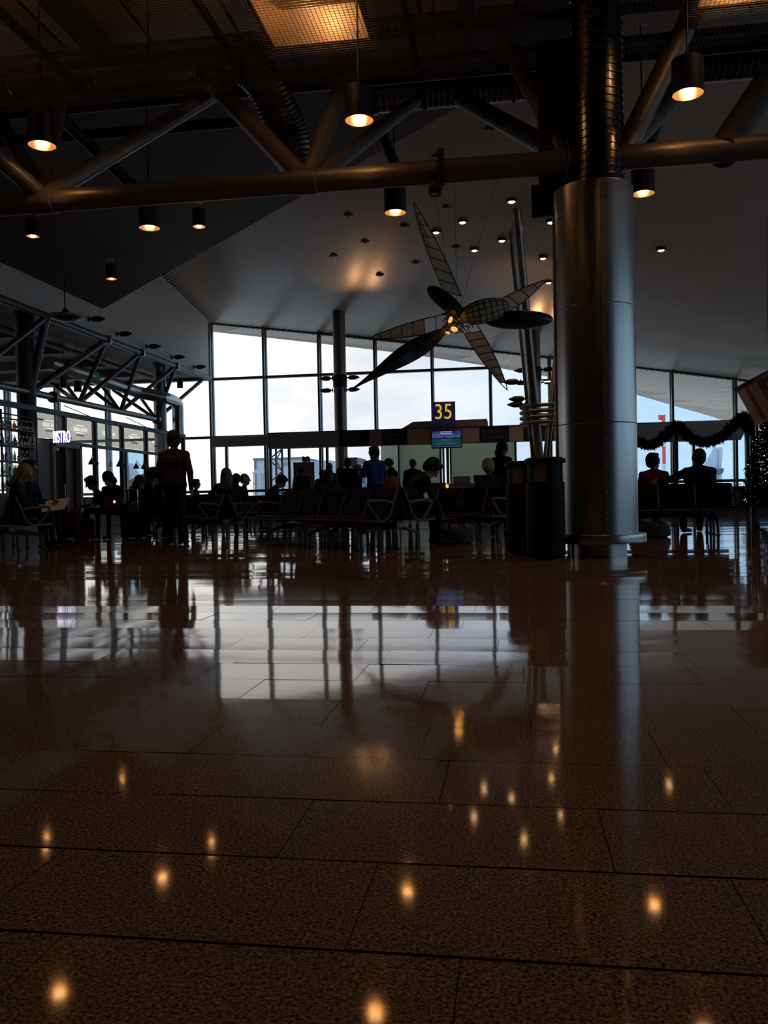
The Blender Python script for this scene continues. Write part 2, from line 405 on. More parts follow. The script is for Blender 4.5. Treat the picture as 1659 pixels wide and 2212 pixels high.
def thing(name, label, cat, loc=(0, 0, 0), rz=0.0, group=None):
    o = bpy.data.objects.new(name, None); COL.objects.link(o); o.location = loc; o.rotation_euler = (0, 0, rz)
    o.empty_display_size = 0.2
    return tag(o, label, cat, group)

def solo(name, mb, mat, label, cat, group=None):
    """a thing that is one mesh; origin at its base"""
    a = np.array(mb.v); org = ((a[:, 0].min() + a[:, 0].max()) / 2, (a[:, 1].min() + a[:, 1].max()) / 2, a[:, 2].min())
    me = mb.mesh(name, org); fix_normals(me); o = link(name, me, mat); o.location = org
    return tag(o, label, cat, group)

def struct(name, mb, mat, parent=None, kind='structure'):
    me = mb.mesh(name, None if parent is None else world_root(parent)); fix_normals(me); o = link(name, me, mat, parent)
    if parent is None: o['kind'] = kind
    return o

def sroot(name, loc=(0, 0, 0)):
    o = bpy.data.objects.new(name, None); COL.objects.link(o); o.location = loc; o['kind'] = 'structure'; return o

def dup(root, loc, rz=None, label=None, group=None):
    r = root.copy(); COL.objects.link(r); r.location = loc
    if rz is not None: r.rotation_euler = (0, 0, rz)
    if label: r['label'] = label
    if group: r['group'] = group
    for ch in list(root.children):
        c = ch.copy(); COL.objects.link(c); c.parent = r
        for g in list(ch.children):
            d = g.copy(); COL.objects.link(d); d.parent = c
    return r

def text_mesh(body, size, mtx, extrude=0.002, align='LEFT', sx=1.0):
    cu = bpy.data.curves.new('t', 'FONT'); cu.body = body; cu.size = size; cu.extrude = extrude; cu.align_x = align; cu.align_y = 'BOTTOM_BASELINE'
    cu.space_line = 0.95; cu.resolution_u = 3
    o = bpy.data.objects.new('t', cu); COL.objects.link(o)
    dg = bpy.context.evaluated_depsgraph_get(); dg.update()
    me = bpy.data.meshes.new_from_object(o.evaluated_get(dg)); bpy.data.objects.remove(o); bpy.data.curves.remove(cu)
    me.materials.clear()
    me.transform(mtx @ Matrix.Diagonal((sx, 1, 1, 1)))
    return me
def text_part(name, body, size, org, facing, mat, root, extrude=0.002, align='LEFT', sx=1.0):
    """flat lettering; facing '-Y' or '+X'"""
    R = Matrix(((1, 0, 0), (0, 0, -1), (0, 1, 0))) if facing == '-Y' else Matrix(((0, 0, 1), (1, 0, 0), (0, 1, 0)))
    mt = Matrix.Translation(Vector(org) - Vector(world_root(root))) @ R.to_4x4()
    me = text_mesh(body, size, mt, extrude, align, sx); me.name = name
    return link(name, me, mat, root, sm=False)

def aim(o, target):
    o.rotation_euler = (Vector(target) - Vector(o.location)).to_track_quat('-Z', 'Y').to_euler()
def ceil_hit(px, py):
    r = ray(px, py); t = .004
    while t < .03:
        q = CAM + r * t
        if q.z > zc(q.x, q.y): return q
        t += .00002
    return q
def spot(name, loc, energy, color, cone=110, blend=0.6, size=0.06, tilt=None, parent=None):
    l = bpy.data.lights.new(name, 'SPOT'); l.energy = energy; l.color = color; l.spot_size = math.radians(cone); l.spot_blend = blend; l.shadow_soft_size = size
    o = bpy.data.objects.new(name, l); COL.objects.link(o)
    if parent is not None:
        o.parent = parent; o.location = Vector(loc) - Vector(world_root(parent))
    else: o.location = loc
    if tilt: o.rotation_euler = tilt
    return o
WARM = (1.0, 0.62, 0.34)

# ================================================================== structure
frosted('print_clear', (0.97, 0.97, 0.95), 0.97)
YW = 36.1                                   # window wall plane
XL = PY(457, 760, YW).x                     # left wall plane
XR, XB, YB = 14.5, -28.0, -9.0              # right wall, bistro end, back wall
MOD = 2.42

# ceiling edge along the window wall
_ce = [(457, 703), (572, 708), (806, 727), (927, 746), (1050, 764), (1190, 779), (1375, 790), (1437, 797), (1577, 822)]
_cx = [PY(a, b, YW) for a, b in _ce]
_xs = [p.x for p in _cx]; _zs = [p.z for p in _cx]
_pol = np.polyfit(_xs, _zs, 2)
def zw(x): return float(np.polyval(_pol, min(max(x, -18), 9.0))) + min(0, -(x - 9.0) * 0.22 if x > 9 else 0)
def zc(x, y): return zw(x) + 0.133 * (YW - y)

def build_floor():
    base = MB().bx(XB, XR, YB, YW + 0.2, -0.25, -0.004)
    fl = struct('floor', base, 'grout')
    TD, TL, G = 0.3073, 0.61, 0.0011
    y0 = 2.758 - 38 * TD - G
    rnd = random.Random(11)
    cells = []
    rows = int((YW - y0) / TD)
    for r in range(rows):
        ya = y0 + r * TD; yc = ya + TD / 2
        off = rnd.random() * TL; rt = rnd.gauss(0, 0.0042)
        xa, xb = XB, XR
        k0 = math.floor((xa - off) / TL); k1 = math.ceil((min(xb, XR) - off) / TL)
        for k in range(k0, k1):
            x0 = off + k * TL
            if x0 < XB - .4 or x0 + TL > XR + .4: continue
            cells.append((x0, ya, rt + rnd.gauss(0, 0.0008), rnd.gauss(0, 0.0012), rnd.uniform(-.0003, .0003)))
    def vis(c):
        p = Vector((c[0] + TL / 2, c[1] + TD / 2, 0)) - CAM; d = p.dot(FWD)
        if d < 0.9: return False
        x = 829.5 + F_PX * p.dot(RGT) / d; y = 1106 - F_PX * p.dot(UPV) / d
        m = TL / 2 * F_PX / d
        return -m < x < 1659 + m and y < 2212 + 0.15 * F_PX * EYE / d / d
    seen = sorted([c for c in cells if vis(c)], key=lambda c: c[0] ** 2 + c[1] ** 2)
    near = set(seen[:300])
    def tile_geo():
        hx, hy, c = TL / 2 - G, TD / 2 - G, 0.0005
        vs = [(-hx, -hy, 0), (hx, -hy, 0), (hx, hy, 0), (-hx, hy, 0), (-hx, -hy, -.012), (hx, -hy, -.012), (hx, hy, -.012), (-hx, hy, -.012)]
        fs = [(0, 1, 2, 3), (4, 5, 1, 0), (5, 6, 2, 1), (6, 7, 3, 2), (7, 4, 0, 3)]
        return vs, fs
    vs, fs = tile_geo()
    me = bpy.data.meshes.new('tile'); me.from_pydata(vs, [], fs); me.materials.append(M['granite']); me.materials.append(M['grout']); me.polygons.foreach_set('material_index', [0, 1, 1, 1, 1]); me.update()
    far = MB()
    for c in cells:
        e = Matrix.Rotation(c[2], 4, 'X') @ Matrix.Rotation(c[3], 4, 'Y')
        cen = Vector((c[0] + TL / 2, c[1] + TD / 2, c[4]))
        if c in near:
            o = bpy.data.objects.new('tile', me); COL.objects.link(o); o.parent = fl; o.location = cen; o.rotation_euler = e.to_euler()
        else:
            e3 = e.to_3x3(); far.add([e3 @ Vector(v) + cen for v in vs], fs); far.mi[-4:] = [1] * 4
    fm = far.mesh('floor_tiling'); o = link('floor_tiling', fm, ['granite', 'grout'], fl, sm=False); o['kind'] = 'stuff'
build_floor()

def build_main_ceiling():
    # backing shell over the whole hall
    nx, ny = 30, 24
    xs = np.linspace(XL, XR, nx + 1); ys = np.linspace(YB, YW, ny + 1)
    mb = MB(); vs = []
    for dz in (0.06, 0.25):
        for y in ys:
            for x in xs: vs.append((x, y, zc(x, y) + dz))
    W = nx + 1; P = W * (ny + 1)
    fs = []
    for j in range(ny):
        for i in range(nx):
            a = j * W + i; fs.append((a, a + 1, a + W + 1, a + W)); fs.append((P + a, P + a + W, P + a + W + 1, P + a + 1))
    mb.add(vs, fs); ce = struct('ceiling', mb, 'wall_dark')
    # boards laid on the diagonal
    sl = MB(); pitch, wid = 0.16, 0.130
    d = Vector((math.cos(math.radians(-42)), math.sin(math.radians(-42)), 0)); n = Vector((-d.y, d.x, 0))
    cx, cy = XL, 8.0
    k = 0
    corners = [Vector((x, y, 0)) for x in (XL, XR) for y in (8.0, YW)]
    lo = min(c.dot(n) for c in corners); hi = max(c.dot(n) for c in corners)
    q = lo
    while q < hi:
        # clip the line  p = n*q + d*t  to the rectangle
        t0, t1 = -1e9, 1e9; p = n * (q + wid / 2)
        for ax, a, b in ((0, XL, XR), (1, 8.0, YW)):
            ta, tb = (a - p[ax]) / d[ax], (b - p[ax]) / d[ax]
            t0 = max(t0, min(ta, tb)); t1 = min(t1, max(ta, tb))
        t0 -= .25; t1 += .25
        if t1 - t0 > 0.3:
            m = max(2, int((t1 - t0) / 1.6)); o = len(sl.v)
            for i in range(m + 1):
                t = t0 + (t1 - t0) * i / m
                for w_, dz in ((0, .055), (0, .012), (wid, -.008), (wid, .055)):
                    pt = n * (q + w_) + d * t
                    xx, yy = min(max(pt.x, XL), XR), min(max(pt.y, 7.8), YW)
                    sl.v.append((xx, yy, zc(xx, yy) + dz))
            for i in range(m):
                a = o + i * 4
                for j in range(3): sl.f.append((a + j, a + j + 1, a + 5 + j, a + 4 + j)); sl.mi.append(0 if j == 1 else 1)  # side faces coloured dark to stand in for shade in the grooves
        q += pitch
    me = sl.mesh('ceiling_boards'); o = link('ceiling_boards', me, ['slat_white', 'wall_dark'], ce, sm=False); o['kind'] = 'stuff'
    # roof overhang outside the glass
    ov = [(-16, 1.0), (-12, 1.2), (-7, 1.45), (-4, 1.7), (-1, 2.2), (2, 2.9), (5.3, 3.9), (7.8, 5.4), (10, 6.6), (XR, 8.5)]
    so = MB(); o0 = 0
    K = 44; vs = []; fs = []
    for i in range(K + 1):
        x = XB * 0 + (-14.5 + (XR + 14.5) * i / K); dd = float(np.interp(x, [a for a, b in ov], [b for a, b in ov]))
        for f in (0, .25, .5, .75, 1.0):
            y = YW + 0.02 + dd * f; vs.append((x, y, zc(x, y)))
        y = YW + dd; vs.append((x, y + .05, zc(x, y) + .05)); vs.append((x, y + .05, zc(x, y) + .4)); vs.append((x, YW, zc(x, YW) + .4))
    for i in range(K):
        for j in range(7): fs.append((i * 8 + j, i * 8 + j + 1, i * 8 + 8 + j + 1, i * 8 + 8 + j))
    so.add(vs, fs); roof = struct('roof_overhang', so, 'wall_white')
    bd = MB()
    for i in range(150):
        # boards under the overhang, same diagonal
        x0 = -15 + i * 0.224
        pts = []
        for s_ in range(7):
            p = Vector((x0, YW + .05, 0)) + Vector((-d.x, -d.y, 0)) * (s_ * 1.15)
            dd = float(np.interp(p.x, [a for a, b in ov], [b for a, b in ov]))
            if p.y - YW > dd - .35 or p.x < -14.3 or p.x > XR: break
            pts.append(p)
        for a, b in zip(pts[:-1], pts[1:]):
            vs = []
            for p in (a, b):
                for w_ in (0, .135):
                    pp = p + n * w_; vs.append((pp.x, pp.y, zc(pp.x, pp.y) - .018))
                for w_ in (0, .135):
                    pp = p + n * w_; vs.append((pp.x, pp.y, zc(pp.x, pp.y) + .01))
            bd.add(vs, [(0, 1, 5, 4), (2, 0, 4, 6), (1, 3, 7, 5)])
    me = bd.mesh('soffit_boards'); o = link('soffit_boards', me, 'slat_white', roof, sm=False); o['kind'] = 'stuff'
build_main_ceiling()

ZD = 6.95                                   # lower dark ceiling
def build_dark_ceiling():
    a = PZ(200, 680, ZD); b = PZ(640, 430, ZD)
    dx, dy = b.x - a.x, b.y - a.y
    e = Vector((XL, a.y + (XL - a.x) * dy / dx, 0)); q = 4.0 - XL
    f = Vector((4.0, e.y + (4.0 - XL) * dy / dx, 0))
    poly = [(XL, YB, ZD), (XR, YB, ZD), (XR, f.y - 3.0, ZD), (f.x, f.y, ZD), (e.x, e.y, ZD)]
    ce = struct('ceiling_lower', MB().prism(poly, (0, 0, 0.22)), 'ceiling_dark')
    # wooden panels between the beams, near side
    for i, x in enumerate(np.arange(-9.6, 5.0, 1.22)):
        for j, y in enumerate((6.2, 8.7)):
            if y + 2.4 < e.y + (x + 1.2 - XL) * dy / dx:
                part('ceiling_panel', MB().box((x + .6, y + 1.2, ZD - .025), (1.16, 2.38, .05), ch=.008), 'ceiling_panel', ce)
    for x in (-10.2, -7.75, -5.3, -2.9, -.45):
        part('beam', MB().bx(x - .09, x + .09, 5.0, 11.6, ZD - .42, ZD - .051), 'truss_black', ce)
    return e, f
DE, DF = build_dark_ceiling()

def build_walls():
    # gable above the left truss
    ys = np.linspace(YB, YW, 20)
    mb = MB(); lo = [(XL, y, 6.1) for y in ys]; hi = [(XL, y, zc(XL, y) + .1) for y in ys]
    vs = lo + hi; n = len(ys); mb.add(vs, [(i, i + 1, n + i + 1, n + i) for i in range(n - 1)])
    mb.add([(x - .2, y, z) for x, y, z in vs], [(i, n + i, n + i + 1, i + 1) for i in range(n - 1)])
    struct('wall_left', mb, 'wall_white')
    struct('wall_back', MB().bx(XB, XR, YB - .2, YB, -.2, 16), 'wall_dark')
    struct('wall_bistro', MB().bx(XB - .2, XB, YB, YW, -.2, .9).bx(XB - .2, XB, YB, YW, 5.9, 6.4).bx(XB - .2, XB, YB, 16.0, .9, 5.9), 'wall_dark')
    for i in range(8):  # unseen windows, added to light the sign film from behind
        y = 16.0 + i * 2.5; r = sroot('window_%d' % (70 + i), (XB, y, .9)); yb = min(y + 2.5, YW)
        part('mullion', MB().bx(XB - .1, XB + .12, y - .06, y + .06, .9, 5.9), 'frame_metal', r)
        part('pane', MB().add([(XB - .05, y + .06, .9), (XB - .05, yb - .06, .9), (XB - .05, yb - .06, 5.9), (XB - .05, y + .06, 5.9)], [(0, 1, 2, 3)]), 'glass', r, sm=False)
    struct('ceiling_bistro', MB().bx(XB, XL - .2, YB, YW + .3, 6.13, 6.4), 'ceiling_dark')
    # sill wall under the glass and its cap
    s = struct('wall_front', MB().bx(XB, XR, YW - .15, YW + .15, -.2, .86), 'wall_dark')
    part('sill', MB().bx(XB, XR, YW - .28, YW + .2, .86, .90), 'frame_dark', s)
    # strip above the bistro windows
    struct('trim_1', MB().bx(XB, XL - .05, YW - .12, YW + .12, 6.0, 6.2), 'frame_metal')
build_walls()

def build_windows():
    k0, k1 = -5, 11
    t = 0.5
    for i, k in enumerate(range(k0, k1)):
        xa = XL + MOD * k; xb = xa + MOD
        if xb > XR: xb = XR
        r = sroot('window_%d' % (i + 1), (xa, YW, .9))
        inb = k < 0
        za = 6.1 if inb else zc(xa, YW) + .02; zb = 6.1 if inb else zc(xb, YW) + .02
        zu = 6.04
        # mullion: outer glazing bar and inner fin
        mm = MB().bx(xa - .07, xa + .07, YW - .10, YW + .08, .90, za); mm.bx(xa - .045, xa + .045, YW - .34, YW - .10, .90, za, .01)
        part('mullion', mm, 'frame_metal', r)
        zl = [.90, 1.13, 3.5] + ([6.04] if (not inb and min(za, zb) > 6.4) else [])
        for z in zl[1:]:
            part('transom', MB().bx(xa + .07, xb - .07, YW - .14, YW + .05, z - .055, z + .055), 'frame_metal', r)
        lv = zl + [None]
        for a, b in zip(lv[:-1], lv[1:]):
            if b is None: poly = [(xa + .07, YW, a + .05), (xb - .07, YW, a + .05), (xb - .07, YW, zb), (xa + .07, YW, za)]
            else: poly = [(xa + .07, YW, a + .05), (xb - .07, YW, a + .05), (xb - .07, YW, b - .05), (xa + .07, YW, b - .05)]
            # one sheet: transparent shading on a thin pane
            mb = MB().add(poly, [(0, 1, 2, 3)])
            part('pane', mb, 'glass', r, sm=False)
        xm = None
        if k == 0: xm = PY(491, 1010, YW).x
        if k == 1: xm = PY(626, 1010, YW).x
        if k == 2: xm = PY(708, 1010, YW).x
        if k == 7: xm = None
        if k >= 7: xm = xa + .82
        if xm: part('lower_post', MB().bx(xm - .05, xm + .05, YW - .12, YW + .05, .9, 3.45), 'frame_metal', r)
    # windows of the right-hand wall, out of view, that light the steel column
    wl = MB(); wl.bx(XR, XR + .2, YB, YW, -.2, 1.0); wl.bx(XR, XR + .2, YB, YW, 5.6, 16); wl.bx(XR, XR + .2, YB, -2.0, 1.0, 5.6)
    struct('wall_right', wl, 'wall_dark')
    y = -2.0; i = 0
    while y < YW - .5:
        yb = min(y + 3.2, YW)
        r = sroot('window_%d' % (40 + i), (XR, y, 1.0))
        part('mullion', MB().bx(XR - .1, XR + .2, y - .08, y + .08, 1.0, 5.6), 'frame_metal', r)
        part('pane', MB().add([(XR + .05, y + .08, 1.0), (XR + .05, yb - .08, 1.0), (XR + .05, yb - .08, 5.6), (XR + .05, y + .08, 5.6)], [(0, 1, 2, 3)]), 'glass', r, sm=False)
        y += 3.2; i += 1
    # deep beams (canopies) on the glass wall at 3.3 m
    a = XL + .1; b = PY(580, 950, YW - .7).x
    struct('trim_2', MB().bx(a, b, YW - .75, YW - .36, 3.05, 3.46, .02), 'fascia_brown')
    p0 = PY(1330, 925, YW - 1.2); p1 = PY(1612, 905, YW - 1.2)
    cn = MB(); z0 = 3.42
    cn.prism([(p0.x, YW - 1.6, 3.28), (p1.x, YW - 1.6, 3.28), (p1.x, YW - 1.6, 3.46), (p0.x, YW - 1.6, 3.36)], (0, .12, 0))
    cn.prism([(p0.x, YW - 1.5, 3.24), (p1.x, YW - 1.5, 3.24), (p1.x, YW - .36, 2.72), (p0.x, YW - .36, 2.72)], (0, 0, .06))
    struct('trim_3', cn, 'canopy_grey')
    px = p1.x
    struct('trim_4', MB().bx(px - .12, px + .12, YW - 1.62, YW - 1.38, 0, 3.42), 'frame_dark')
build_windows()

def build_edge_trim():
    xs = np.linspace(XL, XR, 40); t = MB(); t.path([(x, YW - .12, zc(x, YW) - .01) for x in xs], .045, 6); struct('trim_5', t, 'frame_metal')
    ys = np.linspace(DE.y - 1, YW, 12); t = MB(); t.path([(XL + .02, y, zc(XL, y) - .01) for y in ys], .04, 6); struct('trim_6', t, 'wall_white')
build_edge_trim()

# ================================================================== overhead steel
YC = 9.5
_n1 = PY(660, 393, YC); ZCH = _n1.z          # bottom chord height

def build_near_truss():
    z = ZCH
    R = thing('roof_truss', 'long dark painted steel tube truss spanning the hall in front of the round steel column', 'truss', (0, YC, z))
    part('bottom_chord', MB().tube((-9.5, YC, z), (7.5, YC, z), .128, n=20), 'truss_paint', R)
    def mem(a, b, r, mat='truss_paint', name='diagonal'):
        a, b = Vector(a), Vector(b); d = b - a
        if d.z > .2 and b.z < 6.2: b = a + d * ((6.2 - a.z) / d.z)
        return part(name, MB().tube(a, b, r, n=14), mat, R)
    zt = 6.25; yt = 11.3
    part('top_chord', MB().tube((-9.5, yt, zt), (7.5, yt, zt), .11, n=16), 'truss_black', R)
    part('top_chord', MB().tube((-9.5, 8.1, 5.95), (7.5, 8.1, 5.95), .09, n=16), 'truss_black', R)
    A, B = PY(95, 425, YC), PY(660, 393, YC)
    C = PY(1232, 362, YC)
    mem(B, PY(468, 188, yt - .9), .118)
    mem(B, PY(745, 172, yt - .9), .10)
    mem(PY(685, 385, YC + .05), PY(862, 246, yt + .2), .088)
    mem(A, PY(462, 203, yt), .098)
    mem(A, PY(-30, 318, 9.0), .10)
    mem(A, PY(2, 262, yt), .105, 'truss_black')
    mem(A, PY(132, 215, yt), .085)
    mem(PY(128, 250, yt), PY(300, 414, YC + 2.6), .085, 'truss_black')
    mem(C, PY(1105, 110, yt - 1.2), .10)
    mem(PY(1205, 330, YC + .3), PY(1030, 232, yt + .3), .115, 'truss_black')
    mem(PY(1300, 375, YC), PY(1462, 205, yt + .1), .12)
    mem(PY(1330, 365, YC + .05), PY(1455, 110, yt - 1.6), .12)
    mem(PY(1560, 330, YC), PY(1690, 130, yt - .5), .17, 'truss_black')
    mem(PY(1395, 335, YC + 1.4), PY(1440, 215, yt + .6), .07, 'truss_black')
    mem(PY(815, 265, yt + .3), PY(862, 378, YC + 2.2), .075, 'truss_black')
    part('rear_tie', MB().tube(PY(-40, 311, 13.2), PY(540, 262, 12.6), .08, n=12), 'truss_black', R)
    # welded collars at the nodes
    for p in (A, B): part('node_collar', MB().lathe([(.10, -.16), (.142, -.13), (.142, .13), (.10, .16)], (p.x, YC, z), 20, 'X'), 'truss_paint', R)
    return R
build_near_truss()

def build_mesh_deck():
    z = 5.62; x0, x1, y0, y1 = -8.2, 6.0, 5.4, 10.05
    R = thing('mesh_walkway', 'fine square wire mesh panels of the dark service walkway hung above the truss', 'walkway', (0, y0, z))
    mb = MB()
    t = .0045
    for x in np.arange(x0, x1, .046): mb.bx(x - t / 2, x + t / 2, y0, y1, z, z + t)
    for y in np.arange(y0, y1, .046): mb.bx(x0, x1, y - t / 2, y + t / 2, z + t, z + 2 * t)
    o = part('wire_mesh', mb, 'mesh_wire', R, sm=False); o['kind'] = 'stuff'
    for x in np.arange(x0 + 1.1, x1 + .1, 2.03): part('bearer', MB().bx(x - .03, x + .03, y0, y1, z + .012, z + .10), 'truss_black', R)
    for y in (y0, 7.55, 9.38, y1): part('rail', MB().bx(x0, x1, y - .035, y + .035, z + .10, z + .19), 'truss_black', R)
    for x in (-7.6, -4.2, -.8, 2.6, 5.6):
        for y in (y0 + .3, y1 - .3): part('hanger_rod', MB().tube((x, y, z + .18), (x, y, ZD), .012, n=8), 'truss_black', R)
build_mesh_deck()

def panel_light(px0, px1, pyb, label):
    """open reflector tray with lamp tube lying above the mesh, seen from below"""
    z = 5.66
    a = PZ(px0, pyb, z); b = PZ(px1, pyb, z); w = abs(b.x - a.x); xc = (a.x + b.x) / 2; y1 = (a.y + b.y) / 2; y0 = y1 - 1.35
    R = thing('floodlight_panel', label, 'light', (xc, y0, z), 0, 'lit reflector panels above the mesh')
    tr = MB(); h = .34
    tr.prism([(xc - w / 2, y0, z), (xc + w / 2, y0, z), (xc + w / 2 - .1, y0 + .1, z + h), (xc - w / 2 + .1, y0 + .1, z + h)], (0, -.015, .0))
    tr.prism([(xc - w / 2, y1, z), (xc + w / 2, y1, z), (xc + w / 2 - .1, y1 - .1, z + h), (xc - w / 2 + .1, y1 - .1, z + h)], (0, .015, .0))
    tr.prism([(xc - w / 2, y0, z), (xc - w / 2, y1, z), (xc - w / 2 + .1, y1 - .1, z + h), (xc - w / 2 + .1, y0 + .1, z + h)], (-.015, 0, .0))
    tr.prism([(xc + w / 2, y0, z), (xc + w / 2, y1, z), (xc + w / 2 - .1, y1 - .1, z + h), (xc + w / 2 - .1, y0 + .1, z + h)], (.015, 0, .0))
    tr.bx(xc - w / 2 + .09, xc + w / 2 - .09, y0 + .09, y1 - .09, z + h, z + h + .02)
    part('reflector', tr, 'reflector_tray', R, sm=False)
    fr = MB()
    for (xa, xb, ya, yb) in ((-w / 2 - .05, w / 2 + .05, y0 - .05, y0 - .012), (-w / 2 - .05, w / 2 + .05, y1 + .018, y1 + .055), (-w / 2 - .055, -w / 2 - .018, y0, y1), (w / 2 + .018, w / 2 + .055, y0, y1)):
        fr.bx(xc + xa, xc + xb, ya, yb, z - .01, z + .05)
    part('frame', fr, 'truss_black', R)
    part('lamp_tube', MB().tube((xc - w / 2 + .2, y0 + .42, z + .20), (xc + w / 2 - .2, y0 + .42, z + .20), .028, n=10), 'panel_bulb', R)
    l = bpy.data.lights.new('tube_light', 'POINT'); l.energy = 9; l.color = (1, .56, .24); l.shadow_soft_size = .05
    o = bpy.data.objects.new('tube_light', l); COL.objects.link(o); o.parent = R; o.location = (0, .42, .13)
panel_light(590, 800, 92, 'lit rectangular reflector panel above the wire mesh, left of the two at the top')
panel_light(1512, 1740, 4, 'lit rectangular reflector panel above the wire mesh in the top right corner')

# ------------------------------------------------------------------ ducts
def ribbed(mb, p0, p1, r, pitch, rib, n=18):
    p0, p1 = Vector(p0), Vector(p1); L = (p1 - p0).length; d = (p1 - p0) / L
    k = int(L / pitch); pts = []; rs = []
    for i in range(k):
        for f, q in ((0, 0), (.35, 0), (.45, rib), (.6, rib), (.7, 0)):
            pts.append(p0 + d * ((i + f) * pitch)); rs.append(r + q)
    pts.append(p1); rs.append(r)
    return mb.path(pts, rs, n)

def build_ducts():
    za, ya = 6.32, 12.6
    R = thing('spiral_duct', 'dark ribbed round ventilation duct running crosswise behind the truss, left of the steel column', 'duct', (0, ya, za))
    a = PY(805, 212, ya); b = PY(1330, 185, ya)
    part('pipe', ribbed(MB(), (a.x, ya, a.z), (b.x, ya, a.z), .215, .085, .010), 'duct_dark', R)
    part('end_collar', MB().lathe([(.16, -.05), (.235, -.05), (.235, .05), (.16, .05)], (a.x + .02, ya, a.z), 20, 'X'), 'duct_dark', R)
    for px in (918, 1012, 1110):
        p = PY(px, 225, ya); part('hanger', MB().lathe([(.222, -.02), (.24, -.02), (.24, .02), (.222, .02)], (p.x, ya, a.z), 20, 'X').tube((p.x, ya, a.z + .24), (p.x, ya, 8.0), .012, n=8), 'truss_black', R)
    R2 = thing('spiral_duct', 'dark ribbed round ventilation duct running crosswise high up, right of the steel column', 'duct', (4, 12.4, 6.3))
    a = PY(1440, 150, 12.4); b = PY(1760, 130, 12.4)
    part('pipe', ribbed(MB(), (a.x, 12.4, a.z), (b.x, 12.4, a.z), .22, .085, .010), 'duct_dark', R2)
    p = PY(1490, 150, 12.4); part('hanger', MB().lathe([(.23, -.02), (.25, -.02), (.25, .02), (.23, .02)], (p.x, 12.4, a.z), 20, 'X').tube((p.x, 12.4, a.z + .24), (p.x, 12.4, 8.4), .012, n=8), 'truss_black', R2)
    # plain steel duct in the upper left above the mesh, turning down into a flexible hose
    y3 = 10.6
    a = PY(-60, 158, y3); b = PY(520, 132, y3)
    R3 = thing('steel_duct', 'shiny sheet steel air duct lying above the mesh in the upper left', 'duct', (-4, y3, 6.1))
    part('pipe', MB().tube((a.x, y3, 6.28), (b.x, y3, 6.28), .23, n=24), 'duct_steel', R3)
    for x in np.arange(a.x + .6, b.x, 1.2): part('joint_band', MB().lathe([(.231, -.03), (.245, -.02), (.245, .02), (.231, .03)], (x, y3, 6.28), 24, 'X'), 'duct_steel', R3)
    R4 = thing('flexible_hose', 'dark corrugated flexible air hose bending down beside the truss diagonal', 'duct', (-2.6, 10.6, 5))
    pts0 = [Vector((b.x, y3, 6.28)), PY(565, 170, 10.7), PY(600, 235, 10.9), PY(628, 300, 11.1), PY(648, 372, 11.2)]
    pts = []
    for i in range(len(pts0) - 1):
        for k in range(14):
            t = k / 14; p_ = pts0[max(i - 1, 0)]; q_ = pts0[i]; r_ = pts0[i + 1]; s_ = pts0[min(i + 2, len(pts0) - 1)]
            pts.append(0.5 * ((2 * q_) + (r_ - p_) * t + (2 * p_ - 5 * q_ + 4 * r_ - s_) * t * t + (3 * q_ - p_ - 3 * r_ + s_) * t ** 3))
    part('hose', MB().path(pts, [.25 + .018 * (i % 2) for i in range(len(pts))], 18), 'duct_dark', R4)
    part('clamp', MB().lathe([(.26, -.03), (.285, -.03), (.285, .03), (.26, .03)], (b.x, y3, 6.28), 20, 'X'), 'frame_dark', R4)
build_ducts()

# ------------------------------------------------------------------ pendant downlights
def make_downlight(r, h, rod, rname):
    """cylinder shade, inner reflector, glowing lamp, rod; origin at the bottom rim"""
    R = thing('pendant_downlight', 'x', 'lamp')
    part('shade', MB().lathe([(r, 0), (r * 1.0, h), (r * .3, h + .01), (r * .3, h - .01), (r * .965, h - .02), (r * .965, 0.0), (r, 0)], n=28, cap=False), 'lamp_black', R, True)
    sh = R.children[0]
    part('reflector', MB().lathe([(r * .96, .004), (r * .86, h * .25), (r * .62, h * .50), (r * .40, h * .62)], n=28, cap=False), 'lamp_reflector_glow', sh, True)
    part('bulb', MB().lathe([(.0, h * .03), (r * .26, h * .05), (r * .40, h * .14), (r * .38, h * .60), (0, h * .62)], n=20), 'lamp_bulb', sh, True)
    if rod: part('rod', MB().tube((0, 0, h), (0, 0, rod), .011, n=8), 'frame_dark', R, True)
    return R

